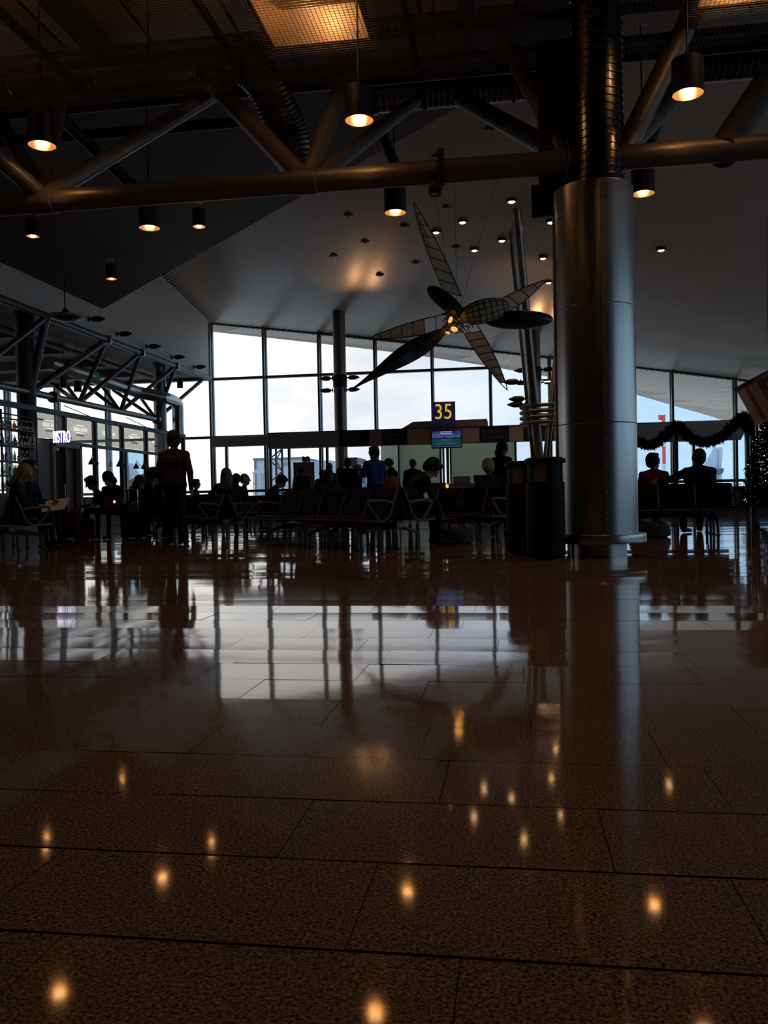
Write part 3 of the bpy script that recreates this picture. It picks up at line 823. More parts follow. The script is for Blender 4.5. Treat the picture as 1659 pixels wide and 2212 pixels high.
LAMP_E = 42.0
def place_lamps():
    big = None; beams = []
    names = {(0, 0): 'black pendant downlight left of the truss node in the upper left, glowing strongly',
             (1, 0): 'black pendant downlight glowing above the middle of the truss chord',
             (2, 0): 'black pendant downlight glowing right of the column top, highest in the picture',
             (0, 1): 'black pendant downlight hung just under the truss chord on the left',
             (1, 1): 'black pendant downlight hung under the truss chord beside the sculpture wing tip',
             (2, 1): 'black pendant downlight half behind the right edge of the steel column'}
    for j, y in enumerate((9.0, 12.0)):
        for i in range(3):
            px, py = [[(91, 315), (776, 261), (1486, 204)], [(323, 493), (854, 460), (1389, 419)]][j][i]
            p = PZ(px, py, 4.75) if False else PY(px, py, y)
            if big is None: big = make_downlight(.155, .34, 6.95 - p.z, 'a'); o = big; o.location = p; o['label'] = names[(i, j)]; o['group'] = 'pendant downlights of the truss'
            else: o = dup(big, p, None, names[(i, j)], 'pendant downlights of the truss')
            beams.append((o, p + Vector((0, 0, -.03)), 1.0, 88))
    # the same row goes on over the photographer's head
    for y in (6.0, 2.6):
        for x in (-5.5, -1.85, 1.55):
            o = dup(big, (x, y, 4.75), None, 'black pendant downlight overhead, out of the picture', 'pendant downlights out of the picture')
            beams.append((o, Vector((x, y, 4.72)), 1.0, 88))
    # smaller cans fixed close to the dark ceiling
    small = None
    nm = ['small black can downlight under the dark ceiling at the far left edge', 'small black can downlight under the dark ceiling right of the left pendant pair', 'small black can downlight hanging lowest under the dark ceiling, above the round copper dish']
    for (px, py), lb in zip(((71, 511), (430, 490), (241, 603)), nm):
        p = PZ(px, py, 6.45)
        if small is None: small = make_downlight(.135, .36, .50, 'b'); o = small; o.location = p; o['label'] = lb; o['group'] = 'can downlights under the dark ceiling'
        else: o = dup(small, p, None, lb, 'can downlights under the dark ceiling')
        beams.append((o, p + Vector((0, 0, -.03)), .8, 88))
    # recessed spots in the boarded ceiling
    rec = None
    pts = [(1105, 431), (999, 476), (942, 498), (1084, 516), (1025, 537), (1190, 476), (1173, 554), (1185, 607), (1428, 536)]
    lab = ['highest of the recessed ceiling spots between sculpture and steel column', 'recessed ceiling spot, upper one right of the raised sculpture wing', 'recessed ceiling spot shining directly beside the raised sculpture wing',
           'recessed ceiling spot left of the top of the leaning steel poles', 'lowest recessed ceiling spot of the cluster left of the leaning poles', 'recessed ceiling spot cut off by the edge of the steel column',
           'recessed ceiling spot between the leaning poles and the steel column', 'recessed ceiling spot at the tip of the right-hand sculpture wing', 'single recessed ceiling spot right of the steel column']
    for (px, py), lb in zip(pts, lab):
        r = ray(px, py); t = 0.004
        while True:
            q = CAM + r * t
            if q.z > zc(q.x, q.y) or t > .03: break
            t += .00002
        q.z -= .08
        if rec is None:
            rec = thing('recessed_spot', lb, 'lamp', q, 0, 'recessed spots in the boarded ceiling')
            part('housing', MB().lathe([(.135, 0), (.14, .17), (.10, .17), (.10, .05), (.128, 0), (.135, 0)], n=24, cap=False), 'lamp_black', rec, True)
            part('reflector', MB().lathe([(.128, .004), (.10, .07), (.08, .10)], n=24, cap=False), 'lamp_reflector_glow', rec, True)
            part('bulb', MB().lathe([(0, -.012), (.06, -.004), (.085, .03), (.08, .10), (0, .10)], n=18), 'lamp_bulb', rec, True); o = rec
        else: o = dup(rec, q, None, lb)
        beams.append((o, q + Vector((0, 0, -.04)), 1.3, 95))
    for o, p, k, cone in beams: spot('lamp_beam', p, LAMP_E * k, WARM, cone, .7, .055, parent=o)
place_lamps()

# small ceiling sensors on wires, a clamp spotlight on the chord
def small_overhead():
    s0 = None
    where = ['highest, just left of the steel column', 'above the clamp spotlight', 'right under the clamp spotlight', 'nearest below the middle of the truss chord', 'left of the raised wing, beside the pendant',
             'second row left of the raised wing', 'leftmost, above the uplit patch', 'halfway down left of the raised wing', 'lowest, right of the uplit patch', 'between the two spots right of the raised wing']
    pts = [(1062, 275, 340), (945, 335, 375), (965, 445, 380), (752, 463, 0), (873, 486, 0), (788, 520, 0), (720, 551, 0), (898, 565, 0), (820, 592, 0), (985, 532, 0)]
    for i, (px, py, w) in enumerate(pts):
        r = ray(px, py); t = .004
        while True:
            q = CAM + r * t
            if q.z > zc(q.x, q.y) or t > .03: break
            t += .00002
        if s0 is None:
            s0 = thing('ceiling_hatch', 'dark ceiling fitting ' + where[i], 'ceiling fitting', q + Vector((0, 0, -.05)), math.radians(45), 'dark fittings on the boarded ceiling')
            part('plate', MB().box((0, 0, .02), (.20, .20, .05), ch=.01), 'frame_dark', s0, True); part('lens', MB().lathe([(.0, -.035), (.05, -.025), (.06, 0)], n=14), 'black_plastic', s0, True)
        else: dup(s0, q + Vector((0, 0, -.05)), math.radians(45), 'dark ceiling fitting ' + where[i])
    p = PY(952, 380, YC - .02)
    R = thing('clamp_spotlight', 'small spotlight clamped round the truss chord above the sculpture', 'spotlight', (p.x, YC, ZCH - .4))
    part('clamp', MB().lathe([(.132, -.03), (.155, -.03), (.155, .03), (.132, .03)], (p.x, YC, ZCH), 20, 'X').bx(p.x - .04, p.x + .04, YC - .05, YC + .05, ZCH + .14, ZCH + .24, .008), 'frame_dark', R)
    part('arm', MB().bx(p.x - .022, p.x + .022, YC - .17, YC - .14, ZCH - .26, ZCH + .05), 'frame_dark', R)
    b = part('lamp_head', MB().box((p.x - .05, YC - .2, ZCH - .27), (.13, .16, .11), ch=.012), 'frame_dark', R)
    part('lens', MB().box((p.x - .06, YC - .25, ZCH - .318), (.07, .04, .02)), 'chrome', b)
small_overhead()

# ------------------------------------------------------------------ near steel column
def build_column():
    c0 = FL(1291, 9.28); cx, cy = c0.x, c0.y
    R = thing('steel_column', 'thick round column clad in brushed steel with ribbed duct on top, right of centre', 'column', (cx, cy, 0))
    top = PY(1291, 392, cy - .3).z
    zs = [.165, PY(1291, 912, cy - .4).z, PY(1291, 652, cy - .4).z, top]
    for a, b in zip(zs[:-1], zs[1:]):
        part('cladding_sheet', MB().lathe([(.0, a + .002), (.419, a + .002), (.42, a + .004), (.42, a + .008), (.42, a + .03), (.42, b - .03), (.42, b - .008), (.42, b - .004), (.419, b - .002), (0, b - .002)], (cx, cy, 0), 64), 'steel_brushed', R)
    part('plinth', MB().lathe([(.30, 0), (.30, .165)], (cx, cy, 0), 48), 'steel_brushed', R)
    part('bumper_ring', MB().lathe([(.425, .15), (.50, .15), (.505, .16), (.505, .235), (.50, .245), (.425, .245), (.425, .15)], (cx, cy, 0), 64), 'steel_brushed', R)
    # vertical seam strip with rivets, turned to the viewer
    d = (Vector((0, 0, 0)) - Vector((cx, cy, 0))).normalized(); ang = math.atan2(d.y, d.x) + .22
    s = MB(); q = Vector((math.cos(ang), math.sin(ang), 0)); Rm = Matrix.Rotation(ang, 3, 'Z')
    s.box((cx + q.x * .419, cy + q.y * .419, (zs[0] + top) / 2), (.008, .05, top - zs[0] - .02), Rm)
    sm = part('seam_strip', s, 'steel_seam', R)
    rv = MB()
    for z in np.arange(.4, top - .1, .28): rv.ellipsoid((cx + q.x * .424, cy + q.y * .424, z), (.005, .008, .008), Rm, 8, 5)
    part('rivet_row', rv, 'chrome', sm)
    # ribbed duct rising out of the cladding
    ox = .06
    part('ribbed_duct', ribbed(MB(), (cx + ox, cy, top - .02), (cx + ox, cy, ZD - .06), .262, .082, .012, 28), 'duct_ribbed', R)
    # bearing plate and slim conduit at the left
    pl = PY(1203, 260, cy + .1)
    part('bearing_plate', MB().bx(pl.x - .21, pl.x + .2, cy + .02, cy + .10, PY(1203, 402, cy).z, 5.6), 'truss_black', R)
    l = PY(1203, 700, cy - .02)
    part('conduit', MB().bx(l.x - .032, l.x + .034, cy - .06, cy + .06, 0.0, PY(1203, 470, cy).z, .006), 'fascia_brown', R)
    part('cable', MB().path([PY(1225, 300, cy - .28), PY(1228, 345, cy - .3), PY(1222, 385, cy - .28), PY(1206, 425, cy - .1), PY(1203, 470, cy - .05)], .012, 8), 'black_plastic', R)
    part('wall_box', MB().box((l.x + .05, cy - .08, PY(1208, 845, cy).z), (.035, .05, .13), ch=.006), 'frame_dark', R)
    b0 = PY(1147, 396, cy + .35); b1 = PY(1216, 465, cy + .35)
    o = solo('hanging_screen', MB().bx(b0.x, b1.x, cy + .3, cy + .4, b1.z, ZCH - .1, .01), 'black_plastic', 'dark flat box hung under the truss chord just left of the steel column', 'screen')
build_column()

def build_bins():
    def mk(label, c, rz):
        R = thing('litter_bin', label, 'litter bin', c, rz, 'black litter bins by the steel column')
        r = .198
        part('body', MB().lathe([(.0, .015), (r - .02, .015), (r - .01, .03), (r, .05), (r, .80), (0, .80)], n=40), 'bin_black', R, True)
        part('foot', MB().lathe([(r - .03, 0), (r - .03, .02)], n=32), 'black_plastic', R, True)
        part('neck', MB().lathe([(r - .018, .80), (r - .018, 1.0)], n=40), 'bin_black', R, True)
        # curved lighter panels each side of the throwing hole
        for a0 in (math.radians(-128), math.radians(35)):
            vs = []; n = 8
            for rr in (r - .012, r - .004):
                for z in (.805, .995):
                    for i in range(n + 1):
                        a = a0 + math.radians(40) * i / n; vs.append((rr * math.cos(a), rr * math.sin(a), z))
            W = n + 1; fs = []
            for i in range(n): fs += [(i, i + 1, W + i + 1, W + i), (2 * W + i, 3 * W + i, 3 * W + i + 1, 2 * W + i + 1), (i, 2 * W + i, 2 * W + i + 1, i + 1), (W + i, W + i + 1, 3 * W + i + 1, 3 * W + i)]
            part('side_panel', MB().add(vs, fs), 'bin_panel', R, True)
        part('lid', MB().lathe([(0, 1.0), (r + .012, 1.0), (r + .016, 1.012), (r + .012, 1.04), (r - .03, 1.058), (0, 1.065)], n=40), 'bin_black', R, True)
        a = math.radians(-70); k = part('lock', MB().lathe([(0, -.008), (.014, -.008), (.014, .01), (0, .012)], (0, 0, 0), 14, 'Y'), 'chrome', R, True); k.location = (r * math.cos(a), r * math.sin(a), .62)
        return R
    mk('black round litter bin standing in front, touching the steel column', FL(1178, 8.88), 0)
    mk('black round litter bin half hidden behind the front bin', FL(1131, 9.75), 0)
build_bins()

def build_added_uplights():  # added lamps, out of view, to brighten the ceiling panels overhead
    for x, y, nm in ((-6.3, 6.6, 'left'), (-2.2, 6.9, 'middle')):
        R = thing('added_uplight', 'unseen flood lamp added on the mesh walkway, %s, above the picture edge' % nm, 'lamp', (x, y, 5.645))
        part('base', MB().box((x, y, 5.66), (.22, .16, .03), ch=.006), 'frame_dark', R); part('head', MB().lathe([(.07, 5.675), (.085, 5.75), (.08, 5.75), (.06, 5.69)], (x, y, 0), 16, cap=False), 'lamp_black', R)
        part('bulb', MB().lathe([(0, 5.69), (.05, 5.70), (0, 5.74)], (x, y, 0), 12), 'panel_bulb', R)
        o = spot('uplight_beam', (x, y, 5.78), 60, (1, .56, .28), 150, .8, .06); aim(o, (x - .3, y + 1.6, ZD))
build_added_uplights()

# ================================================================== gate: fascia, signs, glass, desks
def build_gate():
    Y = 29.5
    x0, x1 = PY(579, 950, Y).x, 1.5
    zt, zb = PY(700, 933, Y).z, PY(700, 965, Y).z
    R = thing('gate_fascia', 'long brown fascia board over the boarding gate with dark name panels', 'fascia', (x0, Y, zb))
    part('board', MB().bx(x0, x1, Y, Y + .10, zb, zt), 'fascia_brown', R)
    part('top_cap', MB().bx(x0, x1, Y - .02, Y + .55, zt, zt + .03), 'frame_dark', R)
    part('underside', MB().bx(x0, x1, Y + .10, Y + .55, zb, zb + .03), 'frame_dark', R)
    part('rear_board', MB().bx(x0, x1, Y + .50, Y + .55, zb, zt), 'fascia_brown', R)
    for i, (pa, pb, txt, sz) in enumerate(((733, 799, 'Business\nPremium\nCustomers', .155), (825, 880, 'Economy\nCustomers', .165), (1036, 1100, 'Economy\nCustomers', .18), (1131, 1196, 'Economy\nCustomers', .18))):
        a, b = PY(pa, 945, Y).x, PY(pb, 945, Y).x
        p = part('name_panel', MB().bx(a, b, Y - .012, Y - .001, zb + .005, zt - .005), 'sign_navy', R)
        n = txt.count('\n')
        text_part('lettering', txt, sz, (a + .12, Y - .014, (zt + zb) / 2 - (.125 if n == 1 else .205)), '-Y', 'text_grey', p, .001)
    # posts that carry it
    for px in (580, 964, 1190):
        x = PY(px, 1000, Y).x + .03
        part('post', MB().bx(x - .04, x + .04, Y + .15, Y + .23, 0, zb), 'frame_metal', R)
    # little pitched canopy box on top behind the number
    a, b = PY(866, 918, Y + .5), PY(1052, 905, Y + .5)
    zt2 = PY(1000, 908, Y + .6).z
    cn = MB().prism([(a.x, Y + .3, zt + .03), (b.x, Y + .3, zt + .03), (b.x, Y + .3, zt2), (a.x + .45, Y + .3, zt2 - .02)], (0, 1.6, 0))
    part('canopy', cn, 'fascia_brown', R)
    # number sign
    a, b = PY(933, 916, Y - .3), PY(983, 867, Y - .3)
    S = thing('gate_number_sign', 'dark blue square sign with yellow number above the gate screen', 'sign', ((a.x + b.x) / 2, Y - .3, a.z))
    part('plate', MB().bx(a.x, b.x, Y - .33, Y - .27, a.z, b.z, .006), 'sign_plate', S)
    w = b.x - a.x; t = text_part('numerals', '35', .74, ((a.x + b.x) / 2, Y - .335, a.z + .16), '-Y', 'sign_yellow', S, .003, 'CENTER', .86)
    part('stem', MB().tube(((a.x + b.x) / 2, Y - .3, a.z), ((a.x + b.x) / 2, Y - .3, PY(957, 935, Y - .3).z), .025, n=10), 'frame_metal', S)
    part('bracket', MB().bx((a.x + b.x) / 2 - .03, (a.x + b.x) / 2 + .03, Y - .27, Y + .31, a.z + .02, a.z + .08), 'frame_metal', S)
    # flight screen
    c, d = PY(932, 969, Y - .35), PY(998, 928, Y - .35)
    F = thing('flight_screen', 'blue and green flight information screen hung under the number sign', 'screen', ((c.x + d.x) / 2, Y - .35, c.z))
    part('case', MB().bx(c.x, d.x, Y - .36, Y - .28, c.z, d.z, .008), 'black_plastic', F)
    yf = Y - .362; W = d.x - c.x; Hh = d.z - c.z; e = .03
    def rect(nm, u0, u1, v0, v1, m, k=0): part(nm, MB().bx(c.x + e + (W - 2 * e) * u0, c.x + e + (W - 2 * e) * u1, yf - .002 - k, yf - k, c.z + e + (Hh - 2 * e) * v0, c.z + e + (Hh - 2 * e) * v1), m, F)
    part('bracket', MB().bx((c.x + d.x) / 2 - .08, (c.x + d.x) / 2 + .08, Y - .28, Y + .0, (c.z + d.z) / 2 - .05, (c.z + d.z) / 2 + .1), 'frame_dark', F)
    rect('display', 0, 1, 0, 1, 'screen_blue'); rect('status_band', 0, 1, .13, .53, 'screen_green', .003)
    rect('logo_plate', .29, .69, .82, .98, 'screen_white', .003); rect('logo_bar', .32, .60, .89, .92, 'screen_blue', .006); rect('logo_mark', .62, .665, .875, .935, 'screen_blue', .006)
    rect('rule', 0, 1, .77, .80, 'screen_white', .003); rect('bottom_rule', 0, 1, .035, .06, 'screen_dim', .003)
    def tx(s, size, u, v, al='LEFT', m='screen_dim'): text_part('display_text', s, size, (c.x + e + (W - 2 * e) * u, yf - .008, c.z + e + (Hh - 2 * e) * v), '-Y', m, F, .0005, al)
    tx('A1832', .10, .02, .85); tx('17:25', .10, .76, .85); tx('London Heathrow', .125, .01, .60, 'LEFT', 'screen_white')
    tx('Boarding', .085, .5, .40, 'CENTER'); tx('Now boarding group', .06, .5, .29, 'CENTER'); tx('BUSINESS CLASS, PRIORITY', .06, .5, .17, 'CENTER')
    rect('aircraft_mark', .90, .95, .665, .70, 'screen_dim', .004)
    part('stem', MB().tube(((c.x + d.x) / 2, Y - .3, d.z), ((c.x + d.x) / 2, Y - .3, a.z), .02, n=8), 'frame_metal', F)
    # frosted screens behind the desk
    Yg = 33.2
    for i, (pa, pb) in enumerate(((862, 951), (974, 1113))):
        a, b = PY(pa, 1000, Yg).x, PY(pb, 1000, Yg).x
        G = thing('frosted_screen', ('left', 'right')[i] + ' frosted glass screen behind the boarding desk', 'glass screen', ((a + b) / 2, Yg, 0))
        part('sheet', MB().bx(a, b, Yg, Yg + .012, .12, 3.3), 'frosted_glass', G)
        part('foot_rail', MB().bx(a, b, Yg - .03, Yg + .04, 0, .12), 'frame_dark', G)
        part('edge_post', MB().bx(a - .04, a + .02, Yg - .03, Yg + .04, 0, 3.35), 'frame_metal', G); part('edge_post', MB().bx(b - .02, b + .06, Yg - .03, Yg + .04, 0, 3.35), 'frame_metal', G)
    for px in (958, 968):
        x = PY(px, 1000, Yg - .3).x
        solo('slim_post', MB().tube((x, Yg - .3, 0), (x, Yg - .3, 3.3), .045, n=12), 'frame_metal', 'slim steel post under the flight screen, %s of two' % ('left' if px == 958 else 'right'), 'post', 'slim steel posts under the flight screen')
    # boarding desk
    a, b = PY(964, 1052, 31.5), PY(1112, 1052, 31.5)
    D = thing('boarding_desk', 'pale boarding desk in front of the right frosted screen', 'desk', ((a.x + b.x) / 2, 31.5, 0))
    zt = PY(1000, 1047, 31.5).z
    part('front', MB().bx(a.x, b.x, 31.2, 31.26, 0, zt), 'desk_pale', D); part('top', MB().bx(a.x - .03, b.x + .03, 31.15, 31.9, zt, zt + .04, .006), 'fascia_brown', D)
    part('side', MB().bx(a.x, a.x + .05, 31.26, 31.85, 0, zt), 'desk_pale', D); part('side', MB().bx(b.x - .05, b.x, 31.26, 31.85, 0, zt), 'desk_pale', D)
    p = PY(1036, 1043, 31.3); N = thing('desk_notice', 'framed pale notice standing on the boarding desk', 'notice', (PY(998, 1052, 31.3).x, 31.3, zt + .04))
    n0, n1 = PY(980, 1052, 31.3), PY(1016, 1045, 31.3)
    part('frame', MB().bx(n0.x, n1.x, 31.3, 31.33, zt + .04, zt + .30), 'frame_dark', N); part('sheet', MB().bx(n0.x + .03, n1.x - .03, 31.292, 31.30, zt + .06, zt + .27), 'desk_pale', N)
    m0, m1 = PY(1023, 1045, 31.4), PY(1048, 1037, 31.4)
    Mn = thing('desk_monitor', 'black desk monitor beside the notice on the boarding desk', 'monitor', ((m0.x + m1.x) / 2, 31.45, zt + .04))
    part('panel', MB().bx(m0.x, m1.x, 31.42, 31.46, zt + .09, zt + .34, .006), 'black_plastic', Mn); part('stand', MB().bx((m0.x + m1.x) / 2 - .03, (m0.x + m1.x) / 2 + .03, 31.43, 31.47, zt + .04, zt + .12).bx((m0.x + m1.x) / 2 - .1, (m0.x + m1.x) / 2 + .1, 31.38, 31.54, zt + .04, zt + .05), 'black_plastic', Mn)
    # dark partition by the seated man
    a, b = PY(932, 1050, 27.5), PY(962, 1050, 27.5)
    K = thing('boarding_kiosk', 'dark upright cabinet with a small lit lamp left of the boarding desk', 'cabinet', ((a.x + b.x) / 2, 27.6, 0))
    part('cabinet', MB().bx(a.x, b.x, 27.4, 27.8, 0, PY(945, 1043, 27.5).z, .01), 'sign_navy', K)
    q = PY(966, 1050, 27.4); part('lamp', MB().ellipsoid(q, (.05, .04, .07), None, 10, 7), 'amber_glow', K); part('lamp_arm', MB().tube(q, (b.x - .02, 27.5, q.z - .02), .015, n=6), 'frame_dark', K)
    # plasterboard pale screen right of the standing man
    a, b = PY(818, 1000, Yg).x, PY(859, 1000, Yg).x
    G = thing('pale_screen', 'bright frosted glass screen right of the man in the blue shirt', 'glass screen', ((a + b) / 2, Yg + .6, 0))
    frosted('pale_frost', (.80, .80, .70), .9)
    part('sheet', MB().bx(a, b, Yg + .6, Yg + .612, .1, 3.3), 'pale_frost', G); part('edge_post', MB().bx(b - .01, b + .05, Yg + .57, Yg + .65, 0, 3.35), 'frame_metal', G)
    # banner stand and little flag
    Yb = 28.0
    a, b = PY(636, 1050, Yb), PY(677, 1000, Yb)
    B = thing('banner_stand', 'upright grey banner stand with red lettering beside the queue', 'banner', ((a.x + b.x) / 2, Yb, 0))
    part('panel', MB().bx(a.x, b.x, Yb, Yb + .03, .08, b.z), 'banner_face', B); fr = MB()
    fr.bx(a.x - .02, a.x + .01, Yb - .01, Yb + .04, .05, b.z + .03); fr.bx(b.x - .01, b.x + .02, Yb - .01, Yb + .04, .05, b.z + .03); fr.bx(a.x, b.x, Yb - .01, Yb + .04, b.z, b.z + .03)
    part('frame', fr, 'frame_dark', B); part('foot', MB().bx(a.x - .05, b.x + .05, Yb - .15, Yb + .18, 0, .05, .01), 'frame_dark', B)
    text_part('lettering', 'FINNAIR', .12, ((a.x + b.x) / 2, Yb - .004, b.z - .22), '-Y', 'banner_red', B, .001, 'CENTER')
    text_part('lettering', 'ACCESS', .10, ((a.x + b.x) / 2 + .08, Yb - .004, b.z - .52), '-Y', 'banner_red', B, .001, 'CENTER')
    x = PY(654, 1000, Yb - .3)
    Fg = thing('small_flag', 'small dark red flag on a pole in front of the banner stand', 'flag', (x.x, Yb - .3, 0))
    zt = PY(654, 986, Yb - .3).z
    part('pole', MB().tube((x.x, Yb - .3, 0), (x.x, Yb - .3, zt), .015, n=8).lathe([(.15, 0), (.15, .02), (.02, .03)], (x.x, Yb - .3, 0), 16), 'frame_dark', Fg)
    w = PY(669, 990, Yb - .3).x - x.x; zl = PY(660, 998, Yb - .3).z; vs = []; n = 12
    for dy in (0, .008):
        for z in (zl, zt - .01):
            for i in range(n + 1): vs.append((x.x + .012 + w * i / n, Yb - .3 + dy + .03 * math.sin(i * .9), z + .015 * math.sin(i * .9 + 1)))
    Wn = n + 1; fs = []
    for i in range(n): fs += [(i, i + 1, Wn + i + 1, Wn + i), (2 * Wn + i, 3 * Wn + i, 3 * Wn + i + 1, 2 * Wn + i + 1), (i, 2 * Wn + i, 2 * Wn + i + 1, i + 1), (Wn + i, Wn + i + 1, 3 * Wn + i + 1, 3 * Wn + i)]
    part('cloth', MB().add(vs, fs), 'flag_cloth', Fg)
build_gate()

# ================================================================== outside
def build_outside():
    struct('ground', MB().bx(-900, 900, YW + .4, 1800, -4.6, -4.5), 'snow')
    # hangar
    D = 190
    def OUT(px, py, Y): return PY(px, py, Y)
    Y = 190
    a, b = OUT(552, 1070, Y), OUT(650, 992, Y); g = -4.5
    H = thing('hangar', 'large pale grey hangar outside beyond the glass, left of the banner', 'building', ((a.x + b.x) / 2, Y, g))
    part('wall', MB().bx(a.x, b.x, Y, Y + 40, g, b.z), 'hangar_wall', H)
    part('roof_edge', MB().bx(a.x - .3, b.x + .3, Y - .3, Y + 40.3, b.z, b.z + .5), 'hangar_trim', H)
    part('corner_strip', MB().bx(a.x - .15, a.x + .35, Y - .1, Y + .3, g, b.z), 'hangar_trim', H)
    for px0, px1, py0, py1 in ((594, 602, 1000, 1005), (611, 622, 999, 1007), (633, 642, 999, 1001)):
        p, q = OUT(px0, py1, Y), OUT(px1, py0, Y); part('vent_panel', MB().bx(p.x, q.x, Y - .12, Y, p.z, q.z), 'lattice_pale', H)
    c, d = OUT(650, 1070, Y), OUT(760, 996, Y + 14)
    part('annex', MB().prism([(b.x, Y + 4, g), (d.x, Y + 14, g), (d.x, Y + 14, OUT(735, 1008, Y).z), (b.x + 6, Y + 4, OUT(690, 993, Y).z), (b.x, Y + 4, OUT(680, 994, Y).z)], (0, 30, 0)), 'hangar_wall', H)
    # pale stair tower left of the hangar
    Y2 = 170
    T = thing('stair_tower', 'slender pale lattice stair tower standing left of the hangar', 'tower', (OUT(556, 1070, Y2).x, Y2, g))
    x0, x1 = OUT(548, 1050, Y2).x, OUT(565, 1050, Y2).x; zt = OUT(556, 1022, Y2).z
    lt = MB()
    for x in (x0, x1):
        for y in (Y2, Y2 + 1.6): part('leg', MB().tube((x, y, g), (x, y, zt), .10, n=6), 'lattice_pale', T)
    k = 0; z = g
    while z < zt - 1.0:
        part('strut', MB().tube((x0, Y2, z), (x1, Y2, z), .06, n=5), 'lattice_pale', T)
        part('brace', MB().tube((x0 if k % 2 else x1, Y2, z), (x1 if k % 2 else x0, Y2, z + 1.25), .05, n=5), 'lattice_pale', T); z += 1.25; k += 1
    part('platform', MB().prism([(x0 - .3, Y2 - .2, zt), (x1 + .4, Y2 - .2, zt), (x1 + .2, Y2 - .2, zt + .55), (x0 + .6, Y2 - .2, zt + .7)], (0, 2.2, 0)), 'hangar_wall', T)
    # dark lattice of the boarding bridge right outside the glass
    Y3 = 40.5
    L = thing('bridge_lattice', 'dark zigzag steel lattice of the boarding bridge right outside the glass', 'lattice', (OUT(600, 1070, Y3).x, Y3, -4.5))
    zt = OUT(600, 940, Y3).z; zb = -4.5
    X = {px: OUT(px, 1010, Y3).x for px in (580, 586, 610)}
    for px, dy in ((580, 0), (586, .9), (610, 0)): part('upright', MB().bx(X[px] - .045, X[px] + .045, Y3 + dy - .045, Y3 + dy + .045, zb, zt), 'lattice_steel', L)
    ys = [970, 993, 1018, 1044, 1070, 1096]
    for i in range(5):
        u, v = (610, 582) if i % 2 == 0 else (582, 610)
        z0, z1 = OUT(600, ys[i], Y3).z, OUT(600, ys[i + 1], Y3).z
        part('zigzag_bar', MB().tube((X[610] if u == 610 else X[580], Y3, z0), (X[610] if v == 610 else X[580], Y3, z1), .035, n=6), 'lattice_steel', L)
        part('zigzag_bar', MB().tube((X[610] if u == 610 else X[586], Y3 + (.0 if u == 610 else .9), z0), (X[610] if v == 610 else X[586], Y3 + (.0 if v == 610 else .9), z1), .03, n=6), 'lattice_steel', L)
    # bridge cab behind the queue
    a, b = OUT(768, 1003, 43), OUT(850, 1040, 43)
    Bc = thing('boarding_bridge', 'pale sloping boarding bridge roof seen through the glass behind the blue shirt', 'bridge', ((a.x + b.x) / 2, 43, -4.5))
    part('roof', MB().prism([(a.x, 43, a.z - .25), (b.x, 43, b.z - .1), (b.x, 43, b.z + .2), (a.x, 43, a.z + .1)], (0, 2.6, 0)), 'lattice_pale', Bc)
    part('end_frame', MB().bx(a.x - .25, a.x + .1, 42.9, 45.6, -1.5, a.z + .35).bx(a.x + .9, a.x + 1.05, 42.95, 45.5, -1.5, a.z - .3), 'frame_dark', Bc)
    part('support_leg', MB().bx((a.x + b.x) / 2 - .2, (a.x + b.x) / 2 + .2, 44, 44.4, -4.5, -1.4), 'frame_metal', Bc)
    part('cabin', MB().bx(a.x + .1, b.x, 43.2, 45.4, -1.5, b.z - .05), 'hangar_wall', Bc)
    # red and white mast
    Ym = 95
    xm = OUT(1434, 960, Ym).x; zt = OUT(1434, 900, Ym).z; zb = -4.5
    Mm = thing('striped_mast', 'red and white striped mast outside right of the steel column', 'mast', (xm, Ym, zb))
    edges = [OUT(1434, v, Ym).z for v in (900, 916, 938, 965, 1002, 1041)] + [zb]
    for i in range(len(edges) - 1): part('band', MB().tube((xm, Ym, edges[i + 1]), (xm, Ym, edges[i]), .19, n=14), ('mast_red', 'mast_white')[i in (1, 3, 5) if False else (0, 0, 1, 0, 1, 1)[i]] , Mm)
    part('head', MB().bx(xm - .55, xm + .2, Ym - .2, Ym + .2, zt, zt + .18).bx(xm - .5, xm - .2, Ym - .15, Ym + .15, zt - .35, zt), 'mast_red', Mm)
    # aircraft tail
    Yt = 110
    def tp(px, py): p = OUT(px, py, Yt); return p
    fin = [tp(1497, 1062), tp(1507, 1030), tp(1539, 971), tp(1543, 967), tp(1560, 966), tp(1561, 970), tp(1556, 1062)]
    A = thing('aircraft_tail', 'blue grey aircraft tail fin parked outside beyond the seated men', 'aircraft', (fin[0].x, Yt, -4.5))
    mb = MB(); k = len(fin); ctr = sum(fin, Vector()) / k
    vs = [p + Vector((0, -.12, 0)) for p in fin] + [p + Vector((0, .12, 0)) for p in fin] + [ctr + Vector((0, -.35, 0)), ctr + Vector((0, .35, 0))]
    fs = [(i, (i + 1) % k, 2 * k) for i in range(k)] + [((i + 1) % k + k, i + k, 2 * k + 1) for i in range(k)] + [(i, i + k, (i + 1) % k + k, (i + 1) % k) for i in range(k)]
    part('fin', mb.add(vs, fs), 'aircraft_paint', A)
    r0, r1 = tp(1552, 972), tp(1549, 1060)
    part('rudder_line', MB().box((r0 + r1) / 2 + Vector((0, -.36, 0)), (.05, .05, (r0 - r1).length)), 'aircraft_grey', A)
    st = [tp(1530, 1024), tp(1533, 1017), tp(1537, 1013), tp(1556, 1013), tp(1553, 1023), tp(1547, 1027)]
    part('tailplane', MB().prism([p + Vector((0, -2.0, 0)) for p in st], (0, 1.7, 0)), 'aircraft_grey', A)
    f0 = tp(1440, 1100); part('fuselage', MB().lathe([(.3, -22), (1.4, -16), (1.75, -8), (1.75, 10), (1.0, 14), (.2, 16)], (fin[0].x - 2, Yt, -1.6), 20, 'X'), 'aircraft_paint', A)
